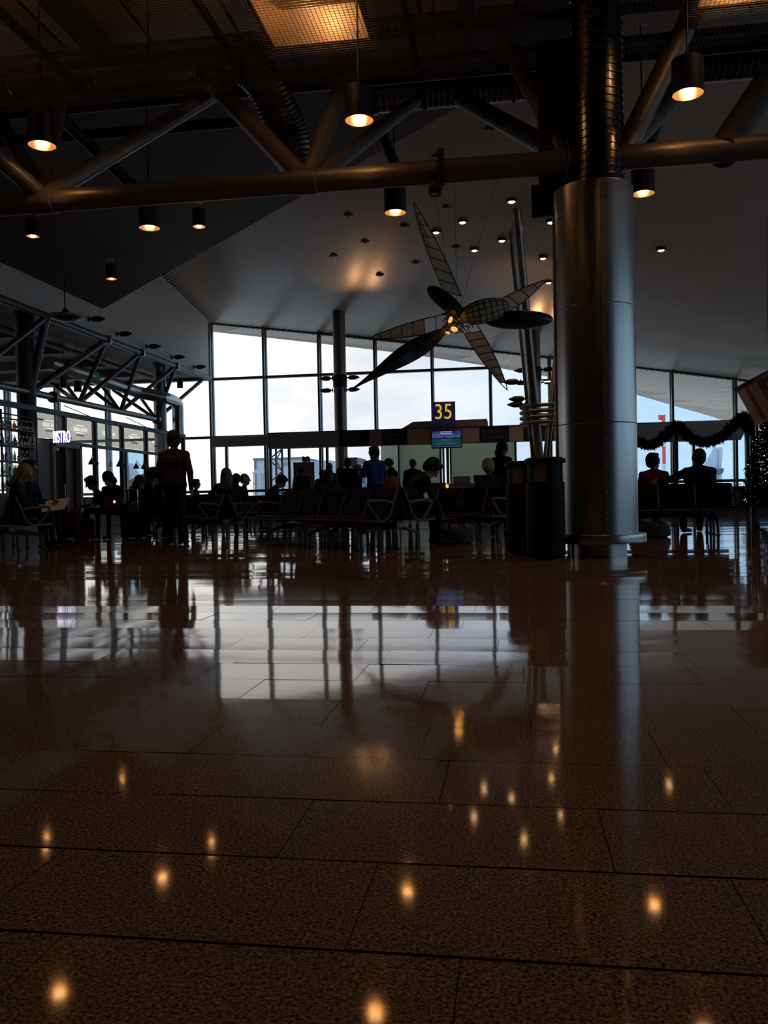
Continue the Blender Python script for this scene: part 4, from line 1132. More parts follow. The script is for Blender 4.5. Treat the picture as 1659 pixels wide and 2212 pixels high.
    # apron floodlights, tiny
    for i, (px, py) in enumerate(((1457, 1006), (1558, 1002), (1527, 1004))):
        p = OUT(px, py, 140); Lp = thing('apron_light', ('lit apron lamp on a thin pole left of the seated man in dark', 'lit apron lamp on a thin pole right of the tail fin', 'faint apron lamp on a thin pole behind the tail fin')[i], 'lamp', (p.x, 140, -4.5), 0, 'apron lamps')
        part('pole', MB().tube((p.x, 140, -4.5), (p.x, 140, p.z), .05, n=6), 'lattice_pale', Lp); part('head', MB().ellipsoid(p, (.28, .2, .16) if i < 2 else (.1, .1, .1), None, 10, 6), 'letter_white', Lp)
build_outside()

# ================================================================== christmas decoration on the right
def tuft(mb, p, d, L, r, n=3):
    d = d.normalized(); a = d.orthogonal().normalized(); b = d.cross(a); o = len(mb.v)
    for i in range(n): mb.v.append(tuple(p + a * (r * math.cos(2 * PI * i / n)) + b * (r * math.sin(2 * PI * i / n))))
    mb.v.append(tuple(p + d * L))
    for i in range(n): mb.f.append((o + i, o + (i + 1) % n, o + n)); mb.mi.append(0)

def build_xmas():
    D = 21.5
    c = FL(1668, D); rnd = random.Random(9)
    T = thing('christmas_tree', 'dark artificial christmas tree with tiny fairy lights at the right edge', 'tree', c)
    s = F_PX / D
    zt, zb = 2.72, .32; r0 = .82
    part('trunk', MB().tube((c.x, c.y, .02), (c.x, c.y, zt - .1), .035, .015, 8), 'frame_dark', T)
    for i in range(4):
        a = PI / 4 + i * PI / 2; part('stand_leg', MB().path([(c.x, c.y, .16), (c.x + .12 * math.cos(a), c.y + .12 * math.sin(a), .13), (c.x + .34 * math.cos(a), c.y + .34 * math.sin(a), .012)], .012, 6), 'frame_dark', T)
    fo = MB()
    def rad(z): return r0 * (1 - (z - zb) / (zt - zb)) ** .62 * (.92 if z < zb + .2 else 1)
    for k in range(46):                       # branches
        pass
    nb = 150
    for k in range(nb):
        z = zb + (zt - zb) * (k / nb) ** 1.15; a = k * 2.39996; R_ = rad(z) * rnd.uniform(.82, 1.05)
        e = Vector((c.x + R_ * math.cos(a), c.y + R_ * math.sin(a), z + .05)); st = Vector((c.x, c.y, z + .12))
        m = 20
        for j in range(m):
            t = .18 + .82 * j / (m - 1); p = st.lerp(e, t) + Vector((0, 0, -.08 * math.sin(t * 3)))
            for q in range(5):
                d = (e - st).normalized() * rnd.uniform(.2, 1) + Vector((rnd.uniform(-1, 1), rnd.uniform(-1, 1), rnd.uniform(-.8, .8)))
                tuft(fo, p, d, rnd.uniform(.07, .13), .014)
    f = part('foliage', fo, 'fir_green', T, sm=False); f['kind'] = 'stuff'
    bm = MB().ellipsoid((0, 0, 0), (.009, .009, .012), None, 8, 5); me = bm.mesh('fairy_light'); me.materials.append(M['fairy_light'])
    for k in range(85):
        z = zb + (zt - zb) * rnd.random(); a = rnd.uniform(0, 2 * PI); R_ = rad(z) * rnd.uniform(.85, 1.06)
        o = bpy.data.objects.new('fairy_light', me); COL.objects.link(o); o.parent = T; o.location = (R_ * math.cos(a), R_ * math.sin(a), z + .03)
    for k in range(26):
        z = zb + (zt - zb) * rnd.random() * .85; a = rnd.uniform(PI * .9, PI * 1.75); R_ = rad(z) * 1.03
        p = Vector((c.x + R_ * math.cos(a), c.y + R_ * math.sin(a), z)); q = p + Vector((rnd.uniform(-.12, .12), rnd.uniform(-.03, .03), rnd.uniform(-.06, .06)))
        part('tinsel_strand', MB().path([p, (p + q) / 2 + Vector((0, -.02, -.03)), q], .009, 5), 'tinsel', T)
    # garland swags
    Yg = 24.0
    def garl(pts, label):
        P = [PY(a, b, Yg) for a, b in pts]; G = thing('fir_garland', label, 'garland', P[0], 0, 'fir garland swags'); mb = MB(); core = []
        for i in range(len(P) - 1):
            for k in range(16): 
                t = k / 16; p_, q_, r_, s_ = P[max(i - 1, 0)], P[i], P[i + 1], P[min(i + 2, len(P) - 1)]
                core.append(0.5 * ((2 * q_) + (r_ - p_) * t + (2 * p_ - 5 * q_ + 4 * r_ - s_) * t * t + (3 * q_ - p_ - 3 * r_ + s_) * t ** 3))
        part('cord', MB().path(core, .02, 6), 'fir_green', G)
        for p in core:
            for q in range(22):
                d = Vector((rnd.uniform(-1, 1), rnd.uniform(-1, 1), rnd.uniform(-1, 1))); tuft(mb, p + d * .05, d, rnd.uniform(.09, .17), .032)
        f = part('needles', mb, 'fir_green', G, sm=False); f['kind'] = 'stuff'
        return core
    garl([(1340, 935), (1385, 958), (1412, 960), (1440, 938), (1462, 918)], 'dark fir garland swag starting behind the steel column')
    garl([(1463, 918), (1480, 935), (1500, 951), (1530, 955), (1560, 943), (1585, 918), (1605, 900)], 'dark fir garland swag ending under the red gift box')
    g = garl([(1606, 899), (1612, 915), (1620, 932)], 'short end of fir garland hanging beside the tree top')
    # rod that carries the swags
    a, b = PY(1320, 922, Yg), PY(1625, 905, Yg)
    solo('garland_post', MB().bx(b.x - .06, b.x + .06, Yg - .04, Yg + .08, 0, PY(1625, 897, Yg).z), 'frame_dark', 'dark post holding the garland end behind the tree', 'post')
    x = PY(1462, 1000, Yg).x
    solo('garland_post', MB().tube((x, Yg + .02, 0), (x, Yg + .02, PY(1462, 917, Yg).z), .045, n=12), 'frame_dark', 'slim dark post holding the garland between the two swags', 'post')
    # big tilted gift box above the tree
    k = FL(1668, 20.8); z0 = PY(1640, 905, k.y).z
    rot = Matrix.Rotation(math.radians(-27), 3, 'Y') @ Matrix.Rotation(math.radians(20), 3, 'Z')
    q = PY(1651, 852, k.y); cen = Vector(q) + Vector((.16, .2, 0))
    G = thing('gift_box', 'big tilted red gift box with cream side and red ribbon above the tree', 'gift box', cen)
    def gb(nm, off, size, mat): part(nm, MB().box(cen + rot @ Vector(off), size, rot, .012), mat, G)
    gb('box', (0, 0, 0), (.85, .8, .95), 'gift_red'); gb('side_sheet', (-.43, 0, 0), (.012, .80, .95), 'gift_cream')
    gb('side_ribbon', (-.439, 0, 0), (.008, .12, .955), 'ribbon_red'); gb('front_sheet', (-.2, -.404, .0), (.012, .012, .95), 'gift_cream')
    gb('lid', (0, 0, .50), (.93, .88, .10), 'gift_red'); gb('base_sheet', (0, 0, -.50), (.93, .88, .06), 'gift_white'); gb('front_band', (.1, -.404, 0), (.2, .012, .95), 'ribbon_red')
    for s_ in (-1, 1): part('bow_loop', MB().path([cen + rot @ Vector((.1 + s_ * .02, -.42, .0)), cen + rot @ Vector((.1 + s_ * .12, -.48, .08)), cen + rot @ Vector((.1 + s_ * .2, -.46, .02)), cen + rot @ Vector((.1 + s_ * .12, -.45, -.05)), cen + rot @ Vector((.1 + s_ * .02, -.42, .0))], .03, 6), 'gift_white', G)
    part('hanging_wire', MB().tube(cen + Vector((0, 0, .3)), (cen.x, cen.y, zc(cen.x, cen.y)), .006, n=5), 'frame_dark', G)
build_xmas()

# ================================================================== left side: truss, bistro
XF = XL - .32                               # bistro front
def onX(px, py, X): return PX(px, py, X)

pm('truss_grey', (.10, .092, .085), .42, .5, .1, 3)
def build_left_truss():
    zt = 6.0
    R = thing('side_truss', 'grey steel tube truss running along the left side above the bistro front', 'truss', (XL, 25, 3.6))
    X0 = XL + .02
    part('top_chord', MB().tube((X0, 8.0, zt), (X0, YW - .3, zt), .105, n=16), 'truss_grey', R)
    zb = onX(170, 870, XL - .5).z
    xb = XL - .5
    part('bottom_chord', MB().tube((xb, 8.0, zb), (xb, onX(340, 912, xb).y, zb), .10, n=16), 'pole_steel', R)
    part('top_chord', MB().tube((XL - 1.9, 8.0, zt - .08), (XL - 1.9, YW - .3, zt - .08), .09, n=14), 'truss_black', R)
    T = [onX(a, b, X0) for a, b in ((101, 690), (231, 739), (304, 774), (379, 798), (443, 821))]
    B = [onX(a, b, xb) for a, b in ((66, 845), (171, 868), (260, 888), (338, 912))]
    for p in T: p.z = zt
    for p in B: p.z = zb
    def m(a, b, r=.075, mat='truss_grey'): part('diagonal', MB().tube(a, b, r, n=12), mat, R)
    m(onX(-20, 778, X0), T[0]); m(T[0], B[0], .11); m(B[0], T[1], .10)
    for i in range(1, 4): m(T[i], B[i]); m(B[i], T[i + 1])
    back = [[(110, 828), (140, 828)], [(188, 834), (222, 836)], [(243, 841), (303, 858)]]
    for i, bb in enumerate(back):
        for q in bb:
            e = onX(q[0], q[1], XL - 1.9); m(B[i + 1], (e.x, e.y, min(e.z, zt - .1)), .065, 'truss_black')
    for p in T[1:4]: part('node_plate', MB().box((p.x + .02, p.y, p.z), (.26, .14, .26), ch=.01), 'pole_steel', R)
    for q in ((115, 862), (338, 912)):
        e = onX(q[0], q[1], xb); part('flange', MB().lathe([(.10, -.06), (.17, -.06), (.17, .06), (.10, .06)], (xb, e.y, zb), 20, 'Y'), 'pole_steel', R)
    # tie rods
    part('tie_rod', MB().tube(onX(138, 876, xb + .1), onX(235, 917, xb + .1), .014, n=8), 'frame_dark', R)
    part('tie_rod', MB().tube(onX(273, 902, xb + .1), onX(352, 940, xb + .1), .014, n=8), 'frame_dark', R)
    # columns carrying it
    c = onX(347, 930, xb); r = .24
    solo('round_column', MB().lathe([(r + .03, 0), (r + .03, .1), (r, .12), (r, 6.1), (0, 6.1)], (c.x, c.y, 0), 28), 'pole_steel', 'grey round steel column at the far end of the side truss, behind the striped sweater', 'column')
    c = onX(57, 850, xb - .1)
    solo('round_column', MB().lathe([(.29, 0), (.29, .1), (.26, .12), (.26, 6.1), (0, 6.1)], (c.x, c.y, 0), 28), 'truss_black', 'dark round steel column between the bottle rack and the grey sign panels', 'column')
    # shiny pipe with elbow
    X1 = XL + .35
    a, b, e = onX(105, 783, XL - 1.0), onX(300, 848, XL - .35), onX(352, 858, X1)
    f = onX(384, 876, X1); g = onX(386, 940, X1)
    R2 = thing('air_pipe', 'shiny sheet steel air pipe with an elbow dropping beside the round column on the left', 'duct', (X1, f.y, g.z))
    part('pipe', MB().path([a, b], .21, 20), 'duct_steel', R2)
    pts = [b, b.lerp(e, .6), e]
    for k in range(1, 7):
        t = k / 7; pts.append((e * (1 - t) ** 2 + Vector((f.x, f.y, e.z)) * 2 * t * (1 - t) + f * t * t))
    part('elbow', MB().path(pts + [f], .215, 20), 'duct_steel', R2)
    part('downpipe', MB().tube(f, (f.x, f.y, g.z), .215, n=20).lathe([(.215, 0), (.26, 0), (.26, .05), (.215, .05)], (f.x, f.y, g.z), 20), 'duct_steel', R2)
    # purlins and service pipes under the low bistro ceiling
    for i, y in enumerate((21.5, 24.5, 27.5, 30.5, 33.2)):
        solo('ceiling_batten', MB().bx(XB + .5, XL - 2.2, y - .05, y + .05, 5.86, 6.12), 'truss_black', ['first', 'second', 'third', 'fourth', 'fifth'][i] + ' dark batten from the front under the low bistro ceiling', 'batten', 'battens under the bistro ceiling')
    # hanging cans in front of the windows
    h = None
    for (px, py), lb in zip(((168, 846), (389, 838), (137, 838)), ('dark can lamp hanging under the truss left of the green exit sign', 'dark can lamp with a lit lower rim hanging by the air pipe elbow', 'dark can lamp hanging nearest the dark column on the left')):
        p = onX(px, py, XL - 1.1)
        if h is None:
            h = thing('hanging_can_lamp', lb, 'lamp', p, 0, 'can lamps under the bistro ceiling')
            part('shade', MB().lathe([(.125, 0), (.125, .34), (.02, .36), (.02, .34), (.115, .32), (.115, 0), (.125, 0)], n=20, cap=False), 'lamp_black', h, True)
            part('bulb', MB().lathe([(0, .05), (.06, .07), (.07, .14), (0, .2)], n=14), 'lamp_bulb', h, True)
            part('cord', MB().tube((0, 0, .35), (0, 0, 6.12 - p.z), .008, n=6), 'frame_dark', h, True)
        else: dup(h, p, None, lb)
    p = onX(206, 811, XL - .6)
    R3 = thing('exit_sign', 'green emergency exit sign hung under the side truss', 'sign', p)
    part('box', MB().box(p, (.30, .05, .22), ch=.006), 'frame_dark', R3)
    part('face', MB().box(p + Vector((0, -.028, 0)), (.27, .01, .19)), 'exit_green', R3)
    part('running_figure', MB().box(p + Vector((-.05, -.036, .02)), (.03, .006, .09), Matrix.Rotation(.3, 3, 'Y')).box(p + Vector((.05, -.036, 0)), (.05, .006, .03)), 'screen_dim', R3)
    part('stem', MB().tube(p + Vector((0, 0, .11)), (p.x, p.y, 6.12), .012, n=6), 'frame_dark', R3)
    # copper rimmed dish
    p = PY(141, 684, 22.5)
    R4 = thing('dish_lamp', 'round dish-shaped lamp with a copper rim hung below the dark ceiling on the left', 'lamp', p)
    r = .47
    part('dish', MB().lathe([(0, -.13), (.22, -.11), (r * .85, -.03), (r, 0), (r * .8, .03), (.12, .12), (0, .13)], p, 32), 'lamp_black', R4)
    part('rim', MB().lathe([(r - .01, -.025), (r + .012, -.02), (r + .012, .03), (r - .01, .035)], p, 32), 'copper_rim', R4)
    part('stem', MB().tube(p + Vector((0, 0, .1)), (p.x, p.y, ZD), .02, n=8), 'frame_dark', R4)
    part('cap', MB().lathe([(.05, .1), (.10, .12), (.06, .22), (.02, .24)], p, 16), 'lamp_black', R4)
build_left_truss()

def sconce_geo():
    return MB().lathe([(0, 0), (.05, .0), (.055, .03), (.03, .05), (.03, .08), (.085, .12), (.105, .2), (.10, .36), (.05, .48), (0.0, .56)], (0, 0, 0), 14, 'X', sx=1.15, sy=.85)
def build_sconces():
    s0 = None
    lb = ['nearest the dark ceiling', 'second from the dark ceiling', 'in the middle of the row', 'second from the window', 'nearest the window']
    for (px, py), l in zip(((207, 690), (268, 722), (332, 749), (386, 772), (434, 793)), lb):
        p = onX(px - 14, py, XL + .02)
        p.x = XL + .005
        label = 'arrow-shaped dark wall light on the pale gable, ' + l
        if s0 is None:
            s0 = thing('arrow_wall_light', label, 'wall light', p, 0, 'arrow-shaped wall lights')
            part('body', sconce_geo(), 'lamp_black', s0, True); part('mount', MB().box((.01, 0, 0), (.02, .12, .16), ch=.004), 'frame_dark', s0, True)
        else: dup(s0, p, None, label)
    return s0
SCONCE = build_sconces()

def film_panel(S, ya, yb, z0, z1, yc):
    """tinted window film with the name cut out of it as clear lettering"""
    w, h = yb - ya, z1 - z0
    cu = bpy.data.curves.new('film', 'CURVE'); cu.dimensions = '2D'; cu.fill_mode = 'BOTH'
    def poly(pts):
        s = cu.splines.new('POLY'); s.points.add(len(pts) - 1); s.use_cyclic_u = True
        for p, q in zip(s.points, pts): p.co = (q[0], q[1], 0, 1)
    poly([(0, 0), (w, 0), (w, h), (0, h)])
    m = yc - ya
    for z in (.285, .515): poly([(m - .27, z), (m + .27, z), (m + .27, z + .016), (m - .27, z + .016)])
    for body, size, x, z in (('N', .22, m - .40, .325), ('ORDIC KITCHEN', .165, m - .305, .345)):
        tc = bpy.data.curves.new('t', 'FONT'); tc.body = body; tc.size = size; tc.align_y = 'BOTTOM_BASELINE'; tc.resolution_u = 3
        o = bpy.data.objects.new('t', tc); COL.objects.link(o); dg = bpy.context.evaluated_depsgraph_get(); dg.update()
        for s in o.to_curve(dg).splines:
            pts = []
            bp = s.bezier_points; n = len(bp)
            for i in range(n):
                a, b = bp[i], bp[(i + 1) % n]
                for t in (0, .34, .67):
                    pts.append(a.co * (1 - t) ** 3 + a.handle_right * 3 * t * (1 - t) ** 2 + b.handle_left * 3 * t * t * (1 - t) + b.co * t ** 3)
            poly([(p.x * .62 + x, p.y + z) for p in pts])
        o.to_curve_clear(); bpy.data.objects.remove(o); bpy.data.curves.remove(tc)
    o = bpy.data.objects.new('film', cu); COL.objects.link(o); dg = bpy.context.evaluated_depsgraph_get(); dg.update()
    me = bpy.data.meshes.new_from_object(o.evaluated_get(dg)); bpy.data.objects.remove(o); bpy.data.curves.remove(cu)
    me.materials.clear()
    mt = Matrix.Translation(Vector((XF + .006, ya, z0)) - Vector(S.location)) @ Matrix(((0, 0, 1), (1, 0, 0), (0, 1, 0))).to_4x4()
    me.transform(mt); link('film', me, 'sign_film', S, sm=False)

def build_bistro():
    zt, zb = 3.32, 2.60
    posts = [onX(px, 960, XF).y for px in (139, 205, 263, 315)]
    stepm = (posts[3] - posts[0]) / 3
    ys = [posts[0] - stepm] + posts + [posts[3] + stepm, posts[3] + 2 * stepm - .25]
    R = thing('bistro_front', 'dark framed glass front of the bistro on the left below the truss', 'shop front', (XF, ys[0], 0))
    part('head_beam', MB().bx(XF - .08, XF + .08, 18.6, ys[-1] + .1, zt, zt + .14), 'frame_dark', R)
    part('mid_rail', MB().bx(XF - .06, XF + .06, ys[0], ys[-1], zb - .12, zb - .02), 'frame_dark', R)
    for y in ys[1:]: part('post', MB().bx(XF - .07, XF + .07, y - .06, y + .06, 0, zt), 'frame_dark', R)
    part('low_wall', MB().bx(XF - .1, XF + .1, ys[1] + 1.0, ys[-1], 0, .86), 'wood_dark', R)
    part('counter_cap', MB().bx(XF - .16, XF + .16, ys[1] + 1.0, ys[-1], .86, .90), 'frame_dark', R)
    for i in range(2, len(ys) - 1):
        part('pane', MB().add([(XF, ys[i] + .06, .9), (XF, ys[i + 1] - .06, .9), (XF, ys[i + 1] - .06, zb - .12), (XF, ys[i] + .06, zb - .12)], [(0, 1, 2, 3)]), 'glass', R, sm=False)
    # wooden wall and door portal at the near end
    part('side_wall', MB().bx(XF - .08, XF + .08, ys[0] - .1, onX(106, 1000, XF).y, 0, zb - .02), 'wood_dark', R)
    y0, y1 = onX(107, 1000, XF).y, onX(169, 1000, XF).y
    po = MB(); po.bx(XF - .12, XF + .14, y0, y0 + .1, 0, 2.48); po.bx(XF - .12, XF + .14, y1 - .12, y1, 0, 2.48); po.bx(XF - .12, XF + .14, y0, y1, 2.38, 2.5)
    part('portal', po, 'fascia_brown', R)
    dl = part('door_leaf', MB().bx(XF - .06, XF - .01, y0 + (y1 - y0) * .42, y1 - .12, .02, 2.38), 'wood_dark', R)
    part('handle', MB().tube((XF + .03, y0 + (y1 - y0) * .47, .9), (XF + .03, y0 + (y1 - y0) * .47, 1.3), .012, n=8), 'chrome', dl)
    part('short_pane', MB().add([(XF, y1, .9), (XF, ys[2] - .06, .9), (XF, ys[2] - .06, zb - .12), (XF, y1, zb - .12)], [(0, 1, 2, 3)]), 'glass', R, sm=False)
    # partition inside, behind the door, with a gathered curtain
    part('curtain_rail', MB().tube((XF - 1.6, onX(117, 1020, XF - 1.0).y, 2.36), (XF - .08, onX(117, 1020, XF - 1.0).y, 2.36), .015, n=8), 'frame_dark', R)
    cu = MB(); pts = []
    c0 = onX(117, 1020, XF - 1.0)
    for i in range(25): pts.append((c0.x - .25 + .5 * i / 24, c0.y + .05 * math.sin(i * 1.3), 0))
    vs = [(x, y, z) for z in (.85, 2.35) for x, y, _ in pts] + [(x, y + .02, z) for z in (.85, 2.35) for x, y, _ in pts]
    n = 25; fs = [(i, i + 1, n + i + 1, n + i) for i in range(n - 1)] + [(2 * n + i, 3 * n + i, 3 * n + i + 1, 2 * n + i + 1) for i in range(n - 1)]
    solo('curtain', MB().add(vs, fs), 'curtain_cloth', 'pale gathered curtain hanging inside the bistro doorway', 'curtain')
    # printed film signs above
    names = ['leftmost, with the glowing word sign before it', 'second from the left', 'third from the left', 'fourth from the left', 'beside the striped sweater']
    for i in range(5):
        ya, yb = ys[i] + .07, ys[i + 1] - .07
        if i == 0: ya = onX(79, 920, XF).y
        S = thing('sign_panel', 'grey kitchen sign panel over the bistro front, ' + names[i], 'sign', (XF + .02, ya, zb), 0, 'grey sign panels')
        yc = (ya + yb) / 2
        film_panel(S, ya, yb, zb, zt - .02, yc)
        text_part('small_lettering', 'DELI BAR & BISTRO', .10, (XF + .014, yc - .26, zb + .19), '+X', 'print_grey', S, .002, 'LEFT', .60)
    # glowing word sign standing out from the front
    p = onX(116, 957, XF + .35); q = PY(153, 957, p.y)
    B = thing('word_sign', 'glowing white letters of the word sign projecting from the bistro front', 'sign', (p.x, p.y, p.z))
    wd = q.x - p.x; hgt = PY(134, 931, p.y).z - PY(134, 957, p.y).z
    me = text_part('letters', 'BISTRO', hgt * 1.40, (p.x, p.y - .02, p.z), '-Y', 'letter_white', B, .015, 'LEFT', 1.0)
    xs = [v.co.x for v in me.data.vertices]; zs = [v.co.z for v in me.data.vertices]
    kx = wd / (max(xs) - min(xs)); kz = hgt / (max(zs) - min(zs))
    for v in me.data.vertices: v.co.x = (v.co.x - min(xs)) * kx if False else v.co.x
    mnx, mnz = min(xs), min(zs)
    for v in me.data.vertices: v.co.x = (v.co.x - mnx) * kx; v.co.z = (v.co.z - mnz) * kz
    bk = link('letter_backs', me.data.copy(), None, B, sm=False); bk.data.materials.clear(); bk.data.materials.append(M['letter_side']); bk.location = (.004, .035, 0)
    part('bracket', MB().bx(XF, q.x, p.y + .05, p.y + .08, p.z + .1, p.z + .13), 'frame_dark', B)
    # jointed lamps on the posts
    l0 = None
    nm = ['left', 'middle', 'right']
    for i, y in enumerate(ys[2:5]):
        lab = 'small black jointed arm lamp on the bistro front, %s of three' % nm[i]
        if l0 is None:
            l0 = thing('arm_lamp', lab, 'lamp', (XF + .1, y, 1.98), 0, 'jointed lamps on the bistro front')
            part('wall_plate', MB().lathe([(0, -.03), (.05, -.03), (.06, 0), (.05, .03), (0, .04)], (0, -.09, .0), 14, 'Y'), 'lamp_black', l0, True)
            part('arm', MB().path([(.02, -.1, .01), (.03, -.2, .05), (.05, -.42, .18)], .012, 8).path([(.05, -.42, .18), (.05, -.44, .24), (.05, -.50, .25), (.05, -.53, .19), (.05, -.53, .12)], .008, 8), 'lamp_black', l0, True)
            part('shade', MB().lathe([(.115, -.03), (.105, .0), (.06, .09), (.03, .13), (.025, .17), (0, .18), (.0, .12), (.05, .08), (.10, -.03), (.115, -.03)], (.05, -.53, -.02), 20, cap=False), 'lamp_black', l0, True)
        else: dup(l0, (XF + .1, y, 1.98 - .0), None, lab)
    return ys
BYS = build_bistro()

def build_bottles():
    y0, y1 = 18.9, onX(70, 1000, XF).y
    R = thing('bottle_rack', 'tall dark open shelf rack full of bottles at the far left edge', 'shelf', (XF, y0, 0))
    lv = [1.10, 1.48, 1.86, 2.28, 2.72]
    for z in lv: part('shelf', MB().bx(XF - .18, XF + .18, y0, y1, z - .025, z), 'frame_dark', R)
    for y in (y0, (y0 + y1) / 2, y1): part('upright', MB().bx(XF - .17, XF - .13, y - .02, y + .02, 0, 3.2).bx(XF + .13, XF + .17, y - .02, y + .02, 0, 3.2), 'frame_dark', R)
    part('base_cabinet', MB().bx(XF - .25, XF + .3, y0, y1, 0, 1.0, .01), 'wood_dark', R)
    part('top_rail', MB().tube((XF, y0, 3.12), (XF, y1 + .6, 3.12), .02, n=8).tube((XF, y0, 3.0), (XF, y1 + .3, 3.0), .02, n=8), 'frame_dark', R)
    kinds = []
    def mk(prof, mat, capz, capr, what):
        b = thing('bottle', what, 'bottle', (0, 0, 0), 0, 'bottles on the rack')
        part('glass', MB().lathe(prof, n=12), mat, b, True); part('cap', MB().lathe([(capr, capz - .03), (capr, capz), (0, capz)], n=10), 'gift_red' if mat == 'bottle_amber' else 'chrome', b, True)
        part('label', MB().lathe([(prof[1][0] + .001, .06), (prof[1][0] + .001, .13)], n=12, cap=False), 'paper_white', b.children[0], True)
        return b
    k1 = mk([(0, 0), (.036, .003), (.037, .17), (.03, .20), (.014, .235), (.013, .29), (0, .29)], 'bottle_clear', .295, .016, 'clear glass bottle on the dark rack at the left')
    k2 = mk([(0, 0), (.037, .003), (.037, .15), (.033, .18), (.015, .22), (.013, .28), (0, .28)], 'bottle_green', .285, .016, 'green glass bottle on the dark rack at the left')
    k3 = mk([(0, 0), (.044, .003), (.044, .13), (.04, .16), (.016, .18), (.015, .23), (0, .23)], 'bottle_amber', .235, .02, 'amber glass bottle on the dark rack at the left')
    pos = ['lowest', 'second', 'third', 'fourth', 'top']
    rnd = random.Random(5); used = set()
    ordw = 'first second third fourth fifth sixth seventh eighth ninth tenth eleventh twelfth thirteenth fourteenth fifteenth sixteenth seventeenth eighteenth nineteenth twentieth'.split()
    for li, z in enumerate(lv):
        y = y1 - .1; i = 0
        while y > y0 + .9 and i < 20:
            k = rnd.choice([k1, k1, k2, k3])
            p = (XF + rnd.uniform(-.06, .08), y, z)
            lab = {0: 'clear glass', 1: 'green glass', 2: 'amber glass'}[[k1, k2, k3].index(k)] + ' bottle, %s from the right on the %s shelf of the rack' % (ordw[i], pos[li])
            if k not in used: used.add(k); k.location = p; k['label'] = lab
            else: dup(k, p, 0, lab, 'bottles on the rack')
            y -= rnd.uniform(.085, .16); i += 1
build_bottles()

# ================================================================== far columns, leaning poles, sconces on them
def build_far_columns():
    p = PY(735, 850, 33.0); q = PY(1156, 850, 33.0)
    for i, (c, r) in enumerate(((p, .245), (q, .215))):
        lb = ('tall grey round column before the glass wall, left of the sculpture', 'grey round column before the glass wall behind the leaning poles')[i]
        R = thing('round_column', lb, 'column', (c.x, 33.0, 0))
        part('shaft', MB().lathe([(r, 0), (r, zc(c.x, 33) + .02)], (c.x, 33.0, 0), 28), 'pole_steel', R)
        part('foot_ring', MB().lathe([(r + .05, 0), (r + .05, .12), (r, .14)], (c.x, 33.0, 0), 28), 'frame_dark', R)
        part('collar', MB().lathe([(r + .001, 5.05), (r + .03, 5.08), (r + .03, 5.5), (r + .001, 5.55)], (c.x, 33.0, 0), 28), 'frame_dark', R)
        for s in (-1, 1):
            for z, nm in ((5.42, 'upper'), (4.95, 'lower')):
                side = 'left' if s < 0 else 'right'
                o = dup(SCONCE, (c.x + s * (r + .02), 32.9, z), 0 if s > 0 else PI, 'arrow-shaped %s light on the %s side of the %s column' % (nm, side, ('tall grey', 'far grey')[i]), 'arrow-shaped wall lights')
        for px, py in (((732, 590), (796, 575)) if i == 0 else ((1150, 668), (1188, 668))):
            o = spot('uplight_beam', (c.x + (.4 if px in (796, 1188) else -.4), 32.6, 5.62), 75, (1, .50, .22), 40, 1.0, .08); aim(o, ceil_hit(px, py))
build_far_columns()

def build_poles():
    Y = 25.5
    b = PY(1168, 1000, Y)
    base = Vector((b.x + .1, Y, 0))
    R = thing('leaning_pole_column', 'bundle of leaning steel poles with two ring collars, left of the big steel column', 'column', base)
    def pole(px0, py0, px1, py1, r, dy0, dy1, mat='pole_steel'):
        a = PY(px0, py0, Y + dy0); c = PY(px1, py1, Y + dy1); d = (c - a); c = a + d * ((a.z - .1) / -d.z)
        a2 = a - d.normalized() * .5
        part('pole', MB().tube(a2, c, r, n=18), mat, R)
    pole(1117, 470, 1165, 987, .125, -2.2, 0)
    pole(1104, 520, 1152, 988, .065, -.8, .1)
    pole(1200, 760, 1177, 985, .05, .9, .1)
    pole(1206, 760, 1184, 985, .05, -.9, 0)
    z1, z2 = PY(1165, 884, Y).z, PY(1165, 908, Y).z
    cx = base.x + .02
    for z in (z1 + .06, z1 - .1, z2 + .06, z2 - .1):
        part('ring', MB().path([(cx + .66 * math.cos(a), Y + .66 * math.sin(a), z) for a in np.linspace(0, 2 * PI, 40, endpoint=False)], .055, 12, True), 'pole_steel', R)
    part('socket', MB().lathe([(.5, 0), (.5, .1), (.3, .3), (.2, .34)], (cx, Y, 0), 28), 'frame_dark', R)
    for px, py, nm in ((1139, 861, 'upper'), (1136, 873, 'middle'), (1126, 824, 'topmost small')):
        p = PY(px, py, Y - .1); dup(SCONCE, p, PI, nm + ' arrow-shaped light sticking out left of the leaning poles', 'arrow-shaped wall lights')
    p = PY(1162, 850, Y - .4)
    o = spot('uplight_beam', p, 60, (1, .50, .22), 50, .9, .08); aim(o, ceil_hit(1150, 600))
    p = PY(1182, 824, Y + 2)
    R2 = thing('small_downlight', 'small lit downlight under a flat arm right of the leaning poles', 'lamp', p)
    part('arm', MB().tube(p + Vector((-.3, 0, .06)), p + Vector((.1, 0, .06)), .02, n=8), 'frame_dark', R2)
    part('shade', MB().lathe([(.13, 0), (.13, .05), (0, .07)], p, 20), 'lamp_black', R2)
    part('bulb', MB().lathe([(0, -.012), (.10, -.008), (.11, 0)], p, 18), 'lamp_bulb', R2)
build_poles()

